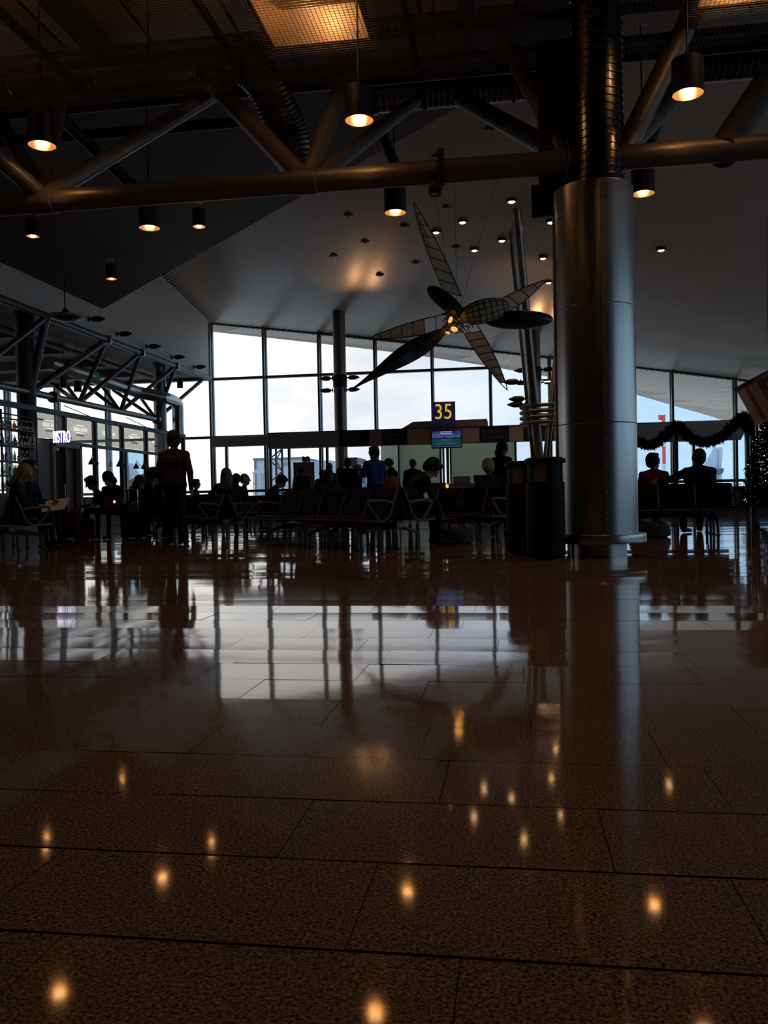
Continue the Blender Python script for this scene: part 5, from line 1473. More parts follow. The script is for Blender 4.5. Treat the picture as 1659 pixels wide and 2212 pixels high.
# ================================================================== sculpture of wings
def build_sculpture():
    Y = 20.0
    C = PY(987, 690, Y)
    R = thing('wing_sculpture', 'hanging star-shaped sculpture of wire-framed wings and dark shells under the boarded ceiling', 'sculpture', C)
    W = .011
    def wing(tip, b0, b1, nr, dtip, fill=None, skin='wing_fabric', bulge=.05, lens=False):
        """flat tapered wing: edge wires, ribs, fabric panels"""
        T = PY(tip[0], tip[1], Y + dtip); A = PY(b0[0], b0[1], Y - .02); B = PY(b1[0], b1[1], Y + .05)
        nrm = (A - T).cross(B - T).normalized(); nrm = nrm if nrm.y < 0 else -nrm
        def edge(P, t, side):
            w = math.sin(min(1, t * 1.25) * PI / 2) ** .8
            if lens: w = max(.06, math.sin(PI * min(t, .97) ** 1.5)) * .85
            mid = T.lerp((A + B) / 2, t); q = (P - (A + B) / 2)
            return mid + q * w
        K = 18
        ts = [i / K for i in range(K + 1)]
        for P in (A, B): part('edge_wire', MB().path([edge(P, t, 0) for t in ts], W, 6), 'wing_wire', R)
        for i in range(1, nr + 1):
            t = i / nr
            a, b = edge(A, t, 0), edge(B, t, 0); m = (a + b) / 2 + nrm * (bulge * math.sin(PI * min(t * 1.2, 1)))
            part('rib', MB().path([a, m, b], W * .8, 6), 'wing_wire', R)
            t0 = (i - 1) / nr
            if fill and not (fill[0] <= (t + t0) / 2 <= fill[1]): continue
            a0, b0_ = edge(A, t0, 0), edge(B, t0, 0); m0 = (a0 + b0_) / 2 + nrm * (bulge * math.sin(PI * min(t0 * 1.2, 1)))
            off = nrm * -.006
            mb = MB(); f1 = [a0, m0, b0_, b, m, a]
            vs = [p + off for p in f1] + [p + off - nrm * .008 for p in f1]
            mb.add(vs, [(0, 1, 4, 5), (1, 2, 3, 4), (11, 10, 7, 6), (10, 9, 8, 7), (0, 6, 7, 1), (1, 7, 8, 2), (2, 8, 9, 3), (3, 9, 10, 4), (4, 10, 11, 5), (5, 11, 6, 0)])
            part('fabric_panel', mb, skin, R)
    wing((893, 436), (958, 628), (997, 640), 8, -.5, (0.08, 1))
    wing((1180, 604), (1046, 668), (1074, 690), 5, .5, (0, .95))
    wing((1096, 843), (994, 706), (1030, 700), 9, -.5, (.12, .85))
    wing((755, 844), (952, 690), (992, 722), 10, -.8, (0, 1), 'wing_dark', .12, True)
    wing((798, 731), (965, 678), (968, 712), 7, .4, (0, .72))
    def shell(c, ax, la, lb, lc, dz, mat, wires=True, full=True, n=(12, 8)):
        """spindle-shaped shell: skin and hoop wires; ax = image angle of the long axis"""
        c3 = PY(c[0], c[1], Y + dz); s = F_PX / (c3 - CAM).dot(FWD)
        L, w, th = la / s, lb / s, lc / s
        ux = (RGT * math.cos(ax) + UPV * math.sin(ax)).normalized(); uy = FWD.copy(); uz = ux.cross(uy).normalized()
        rot = Matrix((ux, uy, uz)).transposed()
        if mat:
            mb = MB(); mb.ellipsoid((0, 0, 0), (w, th, L), None, 20, 14)
            mb.v = [tuple(rot @ Vector((v[2], v[1], v[0])) + c3) for v in mb.v]
            part('shell', mb, mat, R)
        if wires:
            for i in range(-3, 4):
                u = i / 4 * L; k = math.sqrt(max(0, 1 - (i / 4) ** 2)) * 1.02
                part('hoop', MB().path([rot @ Vector((u, th * k * math.cos(a), w * k * math.sin(a))) + c3 for a in np.linspace(0, 2 * PI, 20, endpoint=False)], W * .8, 6, True), 'wing_wire', R)
            for j in range(6):
                b = PI * j / 6
                part('stringer', MB().path([rot @ Vector((L * 1.01 * math.cos(a), th * 1.02 * math.sin(a) * math.cos(b), w * 1.02 * math.sin(a) * math.sin(b))) + c3 for a in np.linspace(0, 2 * PI, 28, endpoint=False)], W * .8, 6, True), 'wing_wire', R)
    shell((962, 650), math.radians(-38), 47, 17, 16, -.25, 'wing_dark', True)
    shell((1046, 672), math.radians(14), 54, 25, 24, -.1, 'wing_fabric', True)
    shell((1120, 691), math.radians(1), 75, 20, 26, .25, 'wing_dark', False)
    # hub of crossed bars, glowing amber glass
    rnd = random.Random(3); hub = MB()
    for i in range(44):
        a = C + Vector((rnd.uniform(-.36, .4), rnd.uniform(-.2, .2), rnd.uniform(-.32, .32))); b = C + Vector((rnd.uniform(-.36, .4), rnd.uniform(-.2, .2), rnd.uniform(-.32, .32)))
        hub.tube(a, b, .012, n=6)
    part('hub_frame', hub, 'wing_wire', R)
    for px, py, rr in ((973, 691, (.045, .04, .085)), (981, 711, (.085, .05, .06)), (967, 719, (.06, .03, .025))):
        part('amber_glass', MB().ellipsoid(PY(px, py, Y - .15), rr, Matrix.Rotation(.4, 3, 'Y'), 10, 7), 'amber_glow', R)
    l = bpy.data.lights.new('amber_light', 'POINT'); l.energy = 0.8; l.color = (1, .45, .1); l.shadow_soft_size = .1
    o = bpy.data.objects.new('amber_light', l); COL.objects.link(o); o.parent = R; o.location = (-.1, -.35, -.1)
    for px, py in ((1084, 516), (985, 500), (930, 560)):
        t = PY(px, py, Y + 1.0); part('hanging_wire', MB().tube(C, (t.x, t.y, zc(t.x, t.y)), .004, n=5), 'wing_wire', R)
build_sculpture()

# ================================================================== seats
def bench_parts(R, n, near_arm=True, far_arm=True, pitch=.56):
    """back-to-back beam seat; local +X runs along the row from its near end, seats face +Y and -Y"""
    L = n * pitch
    def q(nm, mb, mat, par=None): return part(nm, mb, mat, par or R, True)
    q('beam', MB().bx(.04, L - .04, -.05, .05, .27, .35, .008), 'seat_frame')
    for s in (-1, 1):
        for i in range(n):
            x0, x1 = i * pitch + .015, (i + 1) * pitch - .015
            # seat cushion, rounded front
            pr = [(.14, .385), (.16, .44), (.50, .452), (.585, .435), (.60, .41), (.58, .388), (.5, .375)]
            q('seat', MB().prism([(x0, s * y, z) for y, z in pr], (x1 - x0, 0, 0)), 'leather_dark')
            pr = [(.175, .44), (.05, .805), (.03, .812), (.008, .80), (.03, .45), (.12, .40)]
            q('backrest', MB().prism([(x0, s * y, z) for y, z in pr], (x1 - x0, 0, 0)), 'leather_dark')
            q('seat_edge', MB().tube((x0, s * .59, .40), (x1, s * .59, .40), .014, n=8), 'seat_frame')
        # divider frames
        for i in range(n + 1):
            x = i * pitch
            e = q('side_frame', MB().path([(x, s * .045, .80), (x, s * .12, .62), (x, s * .19, .43), (x, s * .30, .37), (x, s * .56, .385)], .015, 8, flat=1.2), 'seat_frame')
            if (i == 0 and near_arm) or (i == n and far_arm):
                q('armrest', MB().path([(x, s * .13, .60), (x, s * .22, .625), (x, s * .47, .645), (x, s * .525, .63), (x, s * .53, .60), (x, s * .44, .47), (x, s * .36, .39)], .019, 8), 'seat_frame')
    for x in ([.28, L - .28] if n < 4 else [.28, L / 2, L - .28]):
        for s in (-1, 1):
            q('leg', MB().path([(x, s * .03, .30), (x, s * .20, .29), (x, s * .46, .22), (x, s * .49, .20), (x, s * .50, .006)], .024, 8), 'seat_frame')
            q('leg', MB().path([(x, s * .06, .29), (x, s * .13, .22), (x, s * .14, .19), (x, s * .145, .006)], .022, 8), 'seat_frame')
            q('foot', MB().lathe([(.035, 0), (.035, .012), (.02, .02)], (x, s * .50, 0), 12), 'black_plastic')
            q('foot', MB().lathe([(.033, 0), (.033, .012), (.02, .02)], (x, s * .145, 0), 12), 'black_plastic')

def bench(label, near, direction, n, **k):
    R = thing('airport_bench', label, 'bench', near, math.atan2(direction[1], direction[0]), 'back-to-back waiting benches')
    bench_parts(R, n, **k); return R
def place_benches():
    a = FL(866, 11.0); b = FL(604, 13.4); d = (b - a).normalized()
    bench('dark back-to-back bench in the middle foreground, left of the litter bins', a, d, 5)
    global BD; BD = d
    a = FL(489, 15.2); bench('dark back-to-back bench seen end-on between the striped sweater and the middle bench', a, d, 4)
    a = FL(26, 12.4); bench('dark back-to-back bench cut by the left picture edge beside the newspaper reader', a, d, 4)
    a = FL(1120, 12.5); bench('dark back-to-back bench partly hidden behind the litter bins', a, d, 3)
    a = FL(1578, 13.6); bench('dark back-to-back bench right of the steel column with two men sitting on its far side', a, Vector((-1, .05, 0)), 5)
    a = FL(400, 17.2); bench('dark back-to-back bench behind the group left of the striped sweater', a, d, 4)
    a = FL(640, 20.0); bench('dark bench in the back row below the window sill, left of the queue', a, d, 4)
place_benches()

# ================================================================== people
def seg_dist(P, a, b, ra, rb):
    a, b = np.array(a), np.array(b); d = b - a; L2 = max(float(d @ d), 1e-9)
    t = np.clip(((P - a) @ d) / L2, 0, 1); c = a + t[:, None] * d
    return np.linalg.norm(P - c, axis=1) - (ra + (rb - ra) * t)

def remesh(mb, vox, it=3, name='body'):
    me = mb.mesh(name); fix_normals(me); o = bpy.data.objects.new('tmp', me); COL.objects.link(o)
    r = o.modifiers.new('r', 'REMESH'); r.mode = 'VOXEL'; r.voxel_size = vox
    s = o.modifiers.new('s', 'SMOOTH'); s.factor = .5; s.iterations = it
    dg = bpy.context.evaluated_depsgraph_get(); dg.update()
    out = bpy.data.meshes.new_from_object(o.evaluated_get(dg)); bpy.data.objects.remove(o); bpy.data.meshes.remove(me)
    out.name = name; return out

PCOL = {}
def cloth(col, rough=.85):
    k = tuple(round(c, 3) for c in col)
    if k not in PCOL: PCOL[k] = pm('cloth_%d' % len(PCOL), col, rough, 0, .18, 14, .15, spec=.2)
    return PCOL[k]

def person(label, loc, yaw, pose='stand', h=1.75, lean=0.0, hp=0.0, hy=0.0, top=(.03, .03, .035), legs=(.02, .022, .03), shoes=(.012, .012, .012),
           hair=(.02, .013, .01), style='short', bulk=1.0, J=None, vox=.0115, seat=.44, topmat=None, curl=.5, group=None, hat=None, hs=1.20):
    """one continuous remeshed body; J overrides joints (local: +Y forward, +X right, Z up, metres at 1.75 m)"""
    k = h / 1.75; V = Vector
    if pose == 'stand':
        hipz = .93; j = dict(hip=V((0, 0, hipz)))
        j['kneeL'], j['kneeR'] = V((-.10, .025, .50)), V((.10, .025, .50)); j['ankL'], j['ankR'] = V((-.105, -.02, .09)), V((.105, -.02, .09))
    else:
        hipz = seat / k + .10; j = dict(hip=V((0, 0, hipz)))
        j['kneeL'], j['kneeR'] = V((-.13, .43, hipz + .0)), V((.13, .43, hipz + .0)); j['ankL'], j['ankR'] = V((-.13, .45, .09)), V((.13, .45, .09))
    up = V((0, math.sin(lean), math.cos(lean)))
    hip = j['hip']
    j['chest'] = hip + up * .36; j['neck'] = hip + up * .535
    hd = lean * .6 + hp; hu = V((0, math.sin(hd), math.cos(hd)))
    j['head'] = j['neck'] + hu * .145 + V((0, .012, 0))
    sh = hip + up * .458
    j['shL'], j['shR'] = sh + V((-.195, 0, 0)), sh + V((.195, 0, 0))
    if pose == 'stand':
        for s, n in ((-1, 'L'), (1, 'R')):
            j['el' + n] = j['sh' + n] + V((s * .055, -.02, -.30)); j['wr' + n] = j['el' + n] + V((s * .0, .07, -.24))
    else:
        for s, n in ((-1, 'L'), (1, 'R')):
            j['el' + n] = j['sh' + n] + V((s * .05, .08, -.27)); j['wr' + n] = j['el' + n] + V((-s * .06, .24, -.03))
    if J:
        for n, v in J.items(): j[n] = V(v)
    prims = []
    def c(a, b, ra, rb, t): prims.append((V(a), V(b), ra, rb, t))
    B = bulk
    # torso
    hl, hr = hip + V((-.075, 0, 0)), hip + V((.075, 0, 0))
    c(hl, hr, .105 * B, .105 * B, 'legs'); mid = hip.lerp(j['chest'], .5)
    c(mid + V((-.07, 0, 0)), mid + V((.07, 0, 0)), .105 * B, .105 * B, 'top'); c(hip + V((-.07, 0, .04)), mid + V((-.07, 0, 0)), .108 * B, .105 * B, 'top'); c(hip + V((.07, 0, .04)), mid + V((.07, 0, 0)), .108 * B, .105 * B, 'top')
    ch = j['chest']
    c(ch + V((-.085, 0, 0)), ch + V((.085, 0, 0)), .115 * B, .115 * B, 'top'); c(mid + V((-.06, 0, 0)), ch + V((-.08, 0, 0)), .10 * B, .11 * B, 'top'); c(mid + V((.06, 0, 0)), ch + V((.08, 0, 0)), .10 * B, .11 * B, 'top')
    up_c = (j['shL'] + j['shR']) / 2
    c(ch, up_c, .11 * B, .075 * B, 'top')
    for s, n in ((-1, 'L'), (1, 'R')):
        S, E, Wr = j['sh' + n], j['el' + n], j['wr' + n]
        c(up_c + V((0, 0, .0)), S, .078 * B, .062 * B, 'top'); c(j['neck'] + V((0, -.01, -.01)), S, .05 * B, .055 * B, 'top')
        c(S, E, .06 * B, .045 * B, 'top'); c(E, Wr, .045 * B, .032 * B, 'top')
        # hand: palm plate, four fingers, thumb from its side
        d = (Wr - E).normalized(); side = V((1, 0, 0)) if abs(d.x) < .8 else V((0, 0, 1)); pn = d.cross(side).normalized(); w = pn.cross(d).normalized()
        if pose == 'stand' and abs(d.z) > .7: w, pn = V((0, 1, 0)), V((-s, 0, 0)); w = (w - d * w.dot(d)).normalized(); pn = (pn - d * pn.dot(d)).normalized()
        elif pn.z > 0: pn = -pn
        for q in (-.027, -.009, .009, .027):
            c(Wr + d * .01 + w * q * .6, Wr + d * .085 + w * q, .017, .0135, 'skin')
        for q, fl in ((-.029, .058), (-.01, .072), (.0095, .078), (.029, .068)):
            b0 = Wr + d * .09 + w * q; m_ = b0 + (d * math.cos(curl) + pn * math.sin(curl)) * fl * .55; e_ = m_ + (d * math.cos(curl * 2.2) + pn * math.sin(curl * 2.2)) * fl * .5
            c(b0, m_, .0105, .0098, 'skin'); c(m_, e_, .0098, .0088, 'skin')
        t0 = Wr + d * .03 + w * .034; t1 = t0 + (d * .7 + w * .7 + pn * .2).normalized() * .042; c(t0, t1, .0145, .012, 'skin'); c(t1, t1 + (d * .9 + w * .2 + pn * .4).normalized() * .032, .012, .0098, 'skin')
        # leg
        H, K, A = (hl, hr)[s > 0] + V((s * .015, 0, -.02)), j['knee' + n], j['ank' + n]
        c(H, K, .088 * B, .058 * B, 'legs'); c(K, K.lerp(A, .4), .056 * B, .055 * B, 'legs'); c(K.lerp(A, .4), A, .055 * B, .042 * B, 'legs')
        f = j.get('toe' + n); f = f if f is not None else A + V((s * .02, .165, -.052))
        c(A + V((0, -.03, -.045)), A + V((0, .03, -.035)), .040, .042, 'shoes'); c(A + V((0, 0, -.03)), f, .044, .033, 'shoes')
    # neck and head
    hc = j['head']; c(j['neck'] + V((0, 0, -.03)), hc + V((0, -.01, -.05)), .058, .052, 'skin')
    Rz = Matrix.Rotation(hy, 3, 'Z'); Rx = Matrix.Rotation(-hd, 3, 'X'); HR = Rx @ Rz if False else Rz @ Rx
    def hv(x, y, z): return hc + HR @ (V((x, y, z)) * hs)
    mb = MB()
    for a, b, ra, rb, t in prims: mb.capsule(a, b, ra, rb, 10)
    mb.ellipsoid(hv(0, -.005, .02), (.076 * hs, .095 * hs, .10 * hs), HR, 16, 11)
    head = []
    def hcap(a, b, ra, rb, t):
        ra, rb = ra * hs, rb * hs; head.append((hv(*a), hv(*b), ra, rb, t)); mb.capsule(hv(*a), hv(*b), ra, rb, 8)
    hcap((0, .03, -.05), (0, .052, -.075), .052, .034, 'skin'); hcap((0, .088, .022), (0, .108, -.018), .010, .017, 'skin')
    hcap((-.017, .082, -.052), (.017, .082, -.052), .011, .011, 'lips')
    for s in (-1, 1):
        hcap((s * .03, .078, .015), (s * .034, .079, .015), .015, .015, 'eye'); hcap((s * .012, .086, .035), (s * .048, .074, .036), .010, .009, 'skin'); hcap((s * .077, -.005, .02), (s * .078, -.01, -.018), .015, .011, 'skin')
    head.append((hc + HR @ V((0, 0, .02)), hc + HR @ V((0, 0, .03)), .09 * hs, .09 * hs, 'skin'))
    me = remesh(mb, vox / k)
    # paint clothes by the nearest limb
    tags = ['top', 'legs', 'shoes', 'skin', 'lips', 'eye']
    n = len(me.polygons); cen = np.empty(n * 3, np.float32); me.polygons.foreach_get('center', cen); cen = cen.reshape(-1, 3).astype(float)
    best = np.full(n, 1e9); idx = np.zeros(n, np.int32)
    for a, b, ra, rb, t in prims + head:
        d = seg_dist(cen, a, b, ra, rb) + (.004 if t in ('lips', 'eye') else 0); m = d < best; best[m] = d[m]; idx[m] = tags.index(t)
    me.materials.clear()
    for mt in (topmat or cloth(top), cloth(legs), cloth(shoes, .5), M['skin'], M['lips'], M['eye_dark']): me.materials.append(mt)
    me.polygons.foreach_set('material_index', idx); me.polygons.foreach_set('use_smooth', [True] * n)
    R = thing('person', label, 'person', loc, yaw, group)
    bo = bpy.data.objects.new('body', me); COL.objects.link(bo); bo.parent = R; bo.scale = (k, k, k)
    # hair or hat
    hb = MB()
    def he(p, r): hb.ellipsoid(hv(*p), tuple(q * hs for q in r), HR, 14, 9)
    if style in ('short', 'buzz'):
        g = .006 if style == 'buzz' else .016
        he((0, -.022, .036), (.078 + g, .088 + g, .092 + g)); he((0, -.05, -.005), (.066 + g, .055 + g, .07 + g))
        if style == 'short': he((0, .035, .10), (.062, .05, .035))
    elif style == 'curly':
        for i in range(40):
            a = i * 2.4; z = 1 - 1.3 * i / 40; r = math.sqrt(max(0, 1 - z * z)); he((.085 * r * math.cos(a), -.02 + .09 * r * math.sin(a) - (.03 if z < 0 else 0), .035 + .10 * z), (.034, .034, .034))
    elif style == 'long':
        he((0, -.018, .038), (.094, .102, .106)); he((0, -.06, -.03), (.088, .065, .10))
        for s in (-1, -.6, -.2, .2, .6, 1): hb.capsule(hv(s * .052, -.06, .0), hv(s * .07, -.085, -.20 - .03 * math.cos(s * 5)), .055, .042, 10)
        for s in (-1, 1): hb.capsule(hv(s * .078, .01, .03), hv(s * .095, .0, -.19), .028, .030, 8)
    elif style == 'bun':
        he((0, -.02, .036), (.09, .10, .10)); he((0, -.115, .06), (.045, .045, .045)); he((0, -.05, -.01), (.075, .06, .07))
    elif style == 'bob':
        he((0, -.018, .038), (.098, .105, .108)); he((0, -.05, -.06), (.10, .07, .09))
    if hat:
        he((0, -.01, .05), (.10, .115, .115)); he((0, -.05, .0), (.095, .085, .085))
        hm = remesh(hb, .011 / k, 3, 'knit_hat'); hn = 'knit_hat'; mt = cloth(hat)
    else: hm = remesh(hb, .0105 / k, 2, 'hair'); hn = 'hair'; mt = cloth(hair, .6)
    hm.materials.clear(); hm.materials.append(mt); hm.polygons.foreach_set('use_smooth', [True] * len(hm.polygons))
    ho = bpy.data.objects.new(hn, hm); COL.objects.link(ho); ho.parent = R; ho.scale = (k, k, k)
    R['_k'] = k
    return R, j, k

def R_(d): return math.radians(d)
def build_people():
    BLK, NAV, GRY = (.014, .013, .015), (.014, .018, .035), (.035, .03, .03)
    st = striped('striped_knit', (.045, .016, .016), (.13, .085, .075), 17.5, .86)
    person('person in a dark red sweater with pale stripes standing with back turned', FL(378, 13.65), R_(-6), h=1.79, topmat=st, legs=(.012, .016, .035), style='buzz', hair=(.03, .02, .016), bulk=1.22, hy=R_(18), hs=1.36,
           J=dict(elL=(-.27, -.02, 1.12), wrL=(-.24, .12, .92), elR=(.285, -.03, 1.12), wrR=(.27, .03, .86)))
    # left bench: blonde reader and neighbour
    person('blonde person seated at the far left reading an open newspaper', FL(30, 13.1), R_(-72), 'sit', h=1.66, lean=R_(10), hp=R_(22), top=BLK, hair=(.36, .23, .12), style='long',
           J=dict(wrL=(-.10, .40, .66), wrR=(.12, .40, .66)))
    person('person in dark clothes with short hair seated behind the blonde reader, in profile', FL(59, 14.4), R_(-85), 'sit', h=1.86, lean=R_(4), hp=R_(0), top=NAV, hair=(.10, .04, .025), style='short')
    # group left of the striped sweater
    g = 'seated travellers left of the striped sweater'
    person('person seated with legs crossed and bright orange shoes, left of the laptop user', FL(233, 17.2), R_(116), 'sit', h=1.62, lean=R_(28), hp=R_(12), top=(.06, .012, .012), legs=(.03, .028, .028), shoes=(.55, .10, .03), style='short', group=g,
           J=dict(kneeL=(-.06, .43, .60), ankL=(.16, .55, .42), toeL=(.22, .70, .40)))
    person('person bent over a laptop with a glowing mark on its lid', FL(253, 16.6), R_(168), 'sit', h=1.68, lean=R_(16), hp=R_(28), top=(.05, .02, .02), style='bob', hair=(.02, .012, .01), group=g)
    person('dark-haired person seated right of the laptop user, leaning forward', FL(281, 17.7), R_(-15), 'sit', h=1.66, lean=R_(27), hp=R_(12), top=BLK, style='bob', hair=(.03, .018, .012), group=g)
    person('person with tousled hair seated in profile just left of the striped sweater', FL(304, 16.2), R_(-62), 'sit', h=1.70, lean=R_(22), hp=R_(10), top=(.05, .018, .015), legs=(.06, .04, .025), style='curly', hair=(.04, .022, .014), group=g)
    person('long-haired person mostly hidden behind the left side of the striped sweater', FL(336, 17.0), R_(160), 'sit', h=1.76, lean=R_(4), top=BLK, legs=(.07, .045, .03), style='long', hair=(.02, .014, .01), group=g)
    person('person far back at the window, head just right of the striped sweater', FL(421, 25.0), R_(-80), 'sit', h=1.70, lean=R_(4), top=BLK, style='short', vox=.016)
    # centre-left
    person('fair-haired person seated with back turned on the end-on bench', FL(489, 16.7), R_(12), 'sit', h=1.66, lean=R_(8), top=(.04, .028, .022), hair=(.24, .17, .10), style='long', bulk=1.15,
           J=dict(elL=(-.34, .10, .86), wrL=(-.22, .30, .84)))
    person('dark-haired person seated close right of the fair-haired one', FL(508, 19.0), R_(0), 'sit', h=1.60, lean=R_(10), hp=R_(8), top=BLK, style='short', vox=.014)
    p, j, k = person('person wearing headphones seated in profile facing right', FL(524, 19.6), R_(-75), 'sit', h=1.62, lean=R_(6), top=(.09, .03, .02), style='buzz', vox=.014)
    hc = j['head'] * k
    part('headphones', MB().path([hc + Vector((.105 * math.cos(a), -.01, .02 + .125 * math.sin(a))) for a in np.linspace(-.1, PI + .1, 18)], .012, 8).ellipsoid(hc + Vector((.09, 0, .01)), (.02, .04, .045), None, 10, 7).ellipsoid(hc + Vector((-.09, 0, .01)), (.02, .04, .045), None, 10, 7), 'gift_white', p, True)
    person('person in brown seated and bending forward in front of the steel lattice', FL(572, 19.5), R_(-68), 'sit', h=1.74, lean=R_(30), hp=R_(28), top=(.07, .03, .018), style='short', bulk=1.1, vox=.014)
    # the queue
    q = 'queue at the boarding gate'
    person('person in a dark coat standing in front of the banner stand', FL(652, 25.4), R_(8), h=1.66, top=(.018, .022, .04), style='bun', hair=(.02, .014, .012), vox=.014, bulk=1.15, group=q)
    person('bald person standing in the queue, tallest right of the banner stand', FL(713, 26.0), R_(-20), h=1.78, top=GRY, style='buzz', hair=(.10, .055, .04), vox=.014, bulk=1.1, group=q)
    person('short person in the queue directly left of the bald one', FL(697, 27.5), R_(10), h=1.62, top=(.012, .02, .05), style='short', vox=.015, bulk=1.1, group=q)
    person('person in the queue between the bald one and the dark suit', FL(735, 27.0), R_(15), h=1.66, top=BLK, style='bob', hair=(.035, .02, .013), vox=.015, group=q)
    person('person in a dark suit standing before the tall grey column', FL(753, 23.0), R_(5), h=1.77, top=(.012, .013, .022), style='short', vox=.0125, bulk=1.12, group=q)
    person('fair-haired person in the queue right of the dark suit', FL(774, 25.0), R_(-60), h=1.66, top=BLK, style='short', hair=(.08, .05, .03), vox=.015, group=q)
    person('person in a light blue shirt standing and holding a dark bag to the chest', FL(812, 18.3), R_(40), h=1.78, lean=R_(3), hp=R_(6), hy=R_(8), top=(.035, .075, .20), legs=BLK, style='short', hair=(.03, .02, .015), bulk=1.2,
           J=dict(elL=(-.26, .10, 1.14), wrL=(-.10, .32, 1.22), elR=(.28, .06, 1.13), wrR=(.14, .33, 1.18)))
    person('curly-haired person in black standing behind the orange top', FL(842, 22.4), R_(-25), h=1.68, top=BLK, style='curly', hair=(.015, .011, .01), bulk=1.15, vox=.014, group=q)
    person('shorter person in an orange top right of the blue shirt', FL(847, 20.8), R_(18), h=1.42, top=(.42, .11, .03), style='short', hair=(.02, .013, .01), vox=.014, bulk=1.05, group=q)
    person('person in a dark suit standing before the left frosted screen', FL(893, 24.3), R_(0), h=1.77, top=BLK, style='buzz', hair=(.03, .02, .016), vox=.014, bulk=1.18, group=q)
    person('light-haired traveller in a blue hood seated behind the middle bench', FL(707, 15.6), R_(4), 'sit', h=1.52, lean=R_(16), hp=R_(10), top=(.02, .07, .14), style='bob', hair=(.10, .06, .035), vox=.013)
    # foreground seated man, hat, standing figure
    person('dark-haired person seated bending over at the right end of the middle bench', FL(878, 11.9), R_(-64), 'sit', h=1.70, lean=R_(30), hp=R_(34), top=(.016, .016, .02), legs=(.012, .016, .034), style='short', hair=(.014, .01, .008), bulk=1.16,
           J=dict(wrL=(-.08, .46, .50), wrR=(.10, .47, .50)))
    person('person in a pale knit hat seated with back turned near the boarding desk', FL(1058, 13.9), R_(12), 'sit', h=1.56, lean=R_(8), hp=R_(6), top=BLK, hat=(.32, .24, .16), hair=BLK)
    person('person in black standing right of the boarding desk, looking down', FL(1084, 17.6), R_(-35), h=1.78, hp=R_(14), hy=R_(-20), top=(.012, .013, .018), legs=BLK, style='bob', hair=(.014, .01, .009), bulk=1.05)
    # two men on the right
    person('person in a red shirt seated on the right bench, head turned right', FL(1412, 14.25), R_(6), 'sit', h=1.68, lean=R_(-3), hy=R_(-62), top=(.20, .022, .018), legs=BLK, style='short', hair=(.016, .011, .009), bulk=1.1)
    person('person in a dark jacket seated on the right bench, arm laid along the backrest', FL(1510, 14.15), R_(4), 'sit', h=1.76, lean=R_(-2), top=(.012, .013, .016), legs=(.014, .015, .022), style='buzz', hair=(.035, .026, .022), bulk=1.46, hs=1.32,
           J=dict(elL=(-.42, -.06, .91), wrL=(-.66, -.10, .86), kneeL=(-.20, .30, .46), ankL=(-.24, .05, .085), toeL=(-.10, .19, .035)))
build_people()

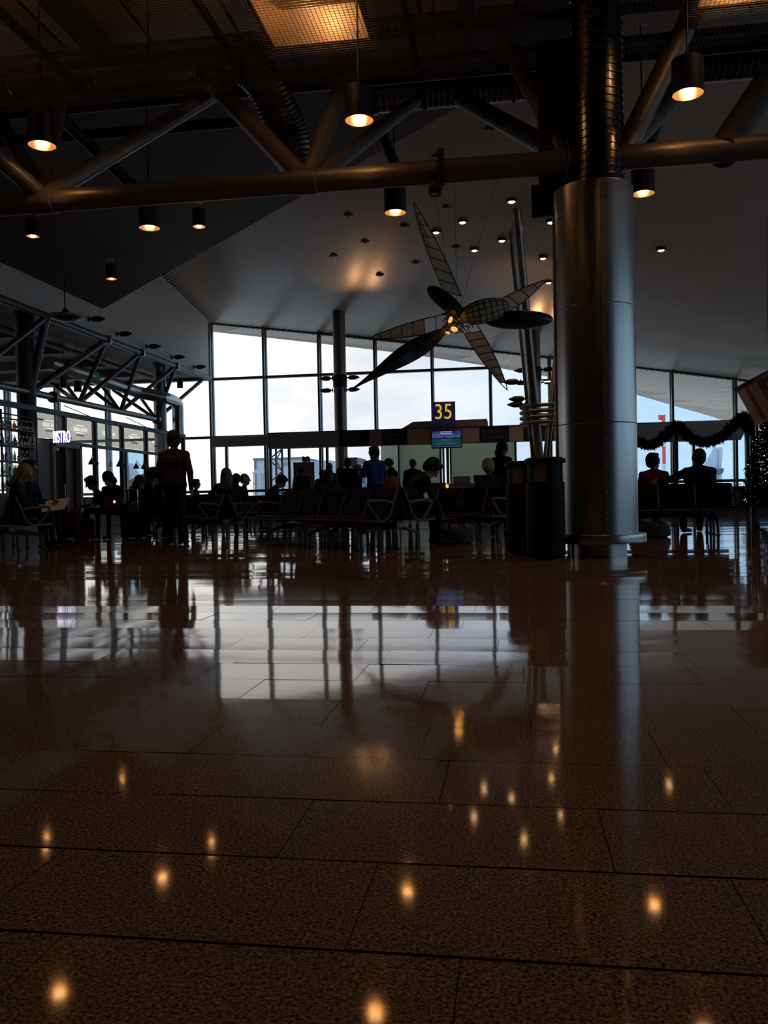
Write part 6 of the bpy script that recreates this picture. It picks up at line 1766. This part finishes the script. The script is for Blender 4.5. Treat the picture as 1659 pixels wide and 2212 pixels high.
# ================================================================== carried things
def build_stuff():
    # newspaper held open by the reader
    d = Vector((math.sin(R_(72)), math.cos(R_(72)), 0)); o = FL(38, 13.1) + d * .56; side = Vector((d.y, -d.x, 0))
    N = thing('newspaper', 'open newspaper held low by the blonde reader at the left', 'newspaper', (o.x, o.y, .60))
    c = Vector((o.x, o.y, .64))
    def leaf(nm, s, mat, lift):
        n = 8; vs = []
        for k_ in range(2):
            for i in range(n + 1):
                t = i / n
                for w in (-.17, .17): vs.append(c + side * (s * t * .22) + d * w + Vector((0, 0, lift * math.sin(t * PI * .8) + w * .12 - s * t * .09 + k_ * .006)))
        fs = []; W = 2 * (n + 1)
        for i in range(n): fs += [(2 * i, 2 * i + 1, 2 * i + 3, 2 * i + 2), (W + 2 * i, W + 2 * i + 2, W + 2 * i + 3, W + 2 * i + 1), (2 * i, 2 * i + 2, W + 2 * i + 2, W + 2 * i), (2 * i + 1, W + 2 * i + 1, W + 2 * i + 3, 2 * i + 3)]
        part(nm, MB().add(vs, fs), mat, N)
    leaf('page', 1, 'paper_white', .05); leaf('page', -1, 'paper_white', .04)
    part('photo_page', MB().box(c - side * .08 + Vector((0, 0, .085)), (.10, .16, .004), Matrix.Rotation(-R_(18), 3, 'Z') @ Matrix.Rotation(-.35, 3, 'X')), 'paper_orange', N)
    # laptop
    o = FL(249, 16.12)
    L = thing('laptop', 'open laptop with a small white glowing mark on its lid', 'laptop', (o.x, o.y, .58))
    r = Matrix.Rotation(R_(20), 3, 'Z'); rl = r @ Matrix.Rotation(R_(15), 3, 'X')
    part('base', MB().box((o.x, o.y, .59), (.32, .22, .015), r, .004), 'laptop_lid', L)
    lc = Vector((o.x, o.y, .70)) + r @ Vector((0, -.13, 0)) + Vector((0, 0, 0))
    li = part('lid', MB().box(lc, (.32, .012, .22), rl, .004), 'laptop_lid', L)
    part('glowing_mark', MB().box(lc + rl @ Vector((0, -.009, .01)), (.04, .004, .045), rl, .0015), 'laptop_glow', li)
    def case(nm, label, p, w, dp, h, mat, rz=0, handle=True):
        S = thing(nm, label, 'suitcase', p, rz)
        part('shell', MB().box((0, 0, .05 + h / 2), (w, dp, h), None, .035), mat, S, True)
        part('zip_band', MB().box((0, 0, .05 + h / 2), (w + .008, .02, h + .008), None, .004), 'black_plastic', S, True)
        for sx in (-1, 1):
            for sy in (-1, 1): part('wheel', MB().lathe([(.0, -.012), (.028, -.012), (.028, .012), (0, .012)], (sx * (w / 2 - .05), sy * (dp / 2 - .04), .028), 14, 'X'), 'black_plastic', S, True)
        if handle:
            part('pull_handle', MB().path([(-.09, dp * .3, .05 + h), (-.09, dp * .3, h + .42), (.09, dp * .3, h + .42), (.09, dp * .3, .05 + h)], .010, 8), 'chrome', S, True)
        part('grip', MB().path([(-.07, 0, .045 + h), (-.06, 0, h + .085), (.06, 0, h + .085), (.07, 0, .045 + h)], .011, 8), 'black_plastic', S, True)
        return S
    case('suitcase', 'dark red suitcase standing between the reader and the seated group', FL(152, 16.4), .36, .25, .50, 'suitcase_red', .1, False)
    case('suitcase', 'smaller brownish suitcase beside the dark red one', FL(183, 16.1), .30, .20, .34, 'suitcase_brown', -.2, False)
    case('suitcase', 'black suitcase with raised steel handle among the seated group', FL(284, 15.5), .36, .24, .50, 'bag_black', .05, True)
    case('suitcase', 'black suitcase standing under the right bench beside the steel column', FL(1405, 13.0), .42, .26, .34, 'bag_black', .0, False) if False else None
    def bag(label, p, w, dp, h, rz):
        S = thing('travel_bag', label, 'bag', p, rz)
        mb = MB(); n = 20
        prof = [(.0, 0), (.80, .0), (1.0, .12), (1.0, .5), (.86, .85), (.55, 1.0), (0, 1.0)]
        for r, z in prof: pass
        mb.lathe([(a, b * h) for a, b in prof], (0, 0, 0), n, 'Z', sx=w / 2, sy=dp / 2)
        part('body', mb, 'bag_black', S, True)
        for s in (-1, 1): part('strap', MB().path([(-w * .25, s * dp * .3, h * .9), (-w * .2, s * dp * .2, h * 1.25), (w * .2, s * dp * .2, h * 1.25), (w * .25, s * dp * .3, h * .9)], .012, 8), 'leather_dark', S, True)
        part('zip', MB().bx(-w * .3, w * .3, -.008, .008, h * .985, h * 1.005), 'chrome', S, True)
    bag('black soft travel bag on the floor right of the bending seated person', FL(985, 12.2), .48, .30, .24, .2)
    bag('black soft bag lying on the seat of the bench near the boarding desk', FL(1000, 13.3, .452), .30, .22, .18, .6)
    bag('black holdall on the floor under the right bench beside the steel column', FL(1402, 13.0), .62, .34, .24, .0)
    # bag the man in blue holds
    o = FL(812, 18.3); f = Vector((-math.sin(R_(40)), math.cos(R_(40)), 0)); p = o + f * .36
    H = thing('shoulder_bag', 'small dark bag held to the chest by the blue-shirted person', 'bag', (p.x, p.y, 1.14))
    part('pouch', MB().box((p.x, p.y, 1.24), (.26, .14, .20), Matrix.Rotation(R_(40), 3, 'Z'), .03), 'bag_black', H); part('flap', MB().box((p.x + f.x * .075, p.y + f.y * .075, 1.28), (.25, .012, .12), Matrix.Rotation(R_(40), 3, 'Z'), .004), 'leather_dark', H)
build_stuff()
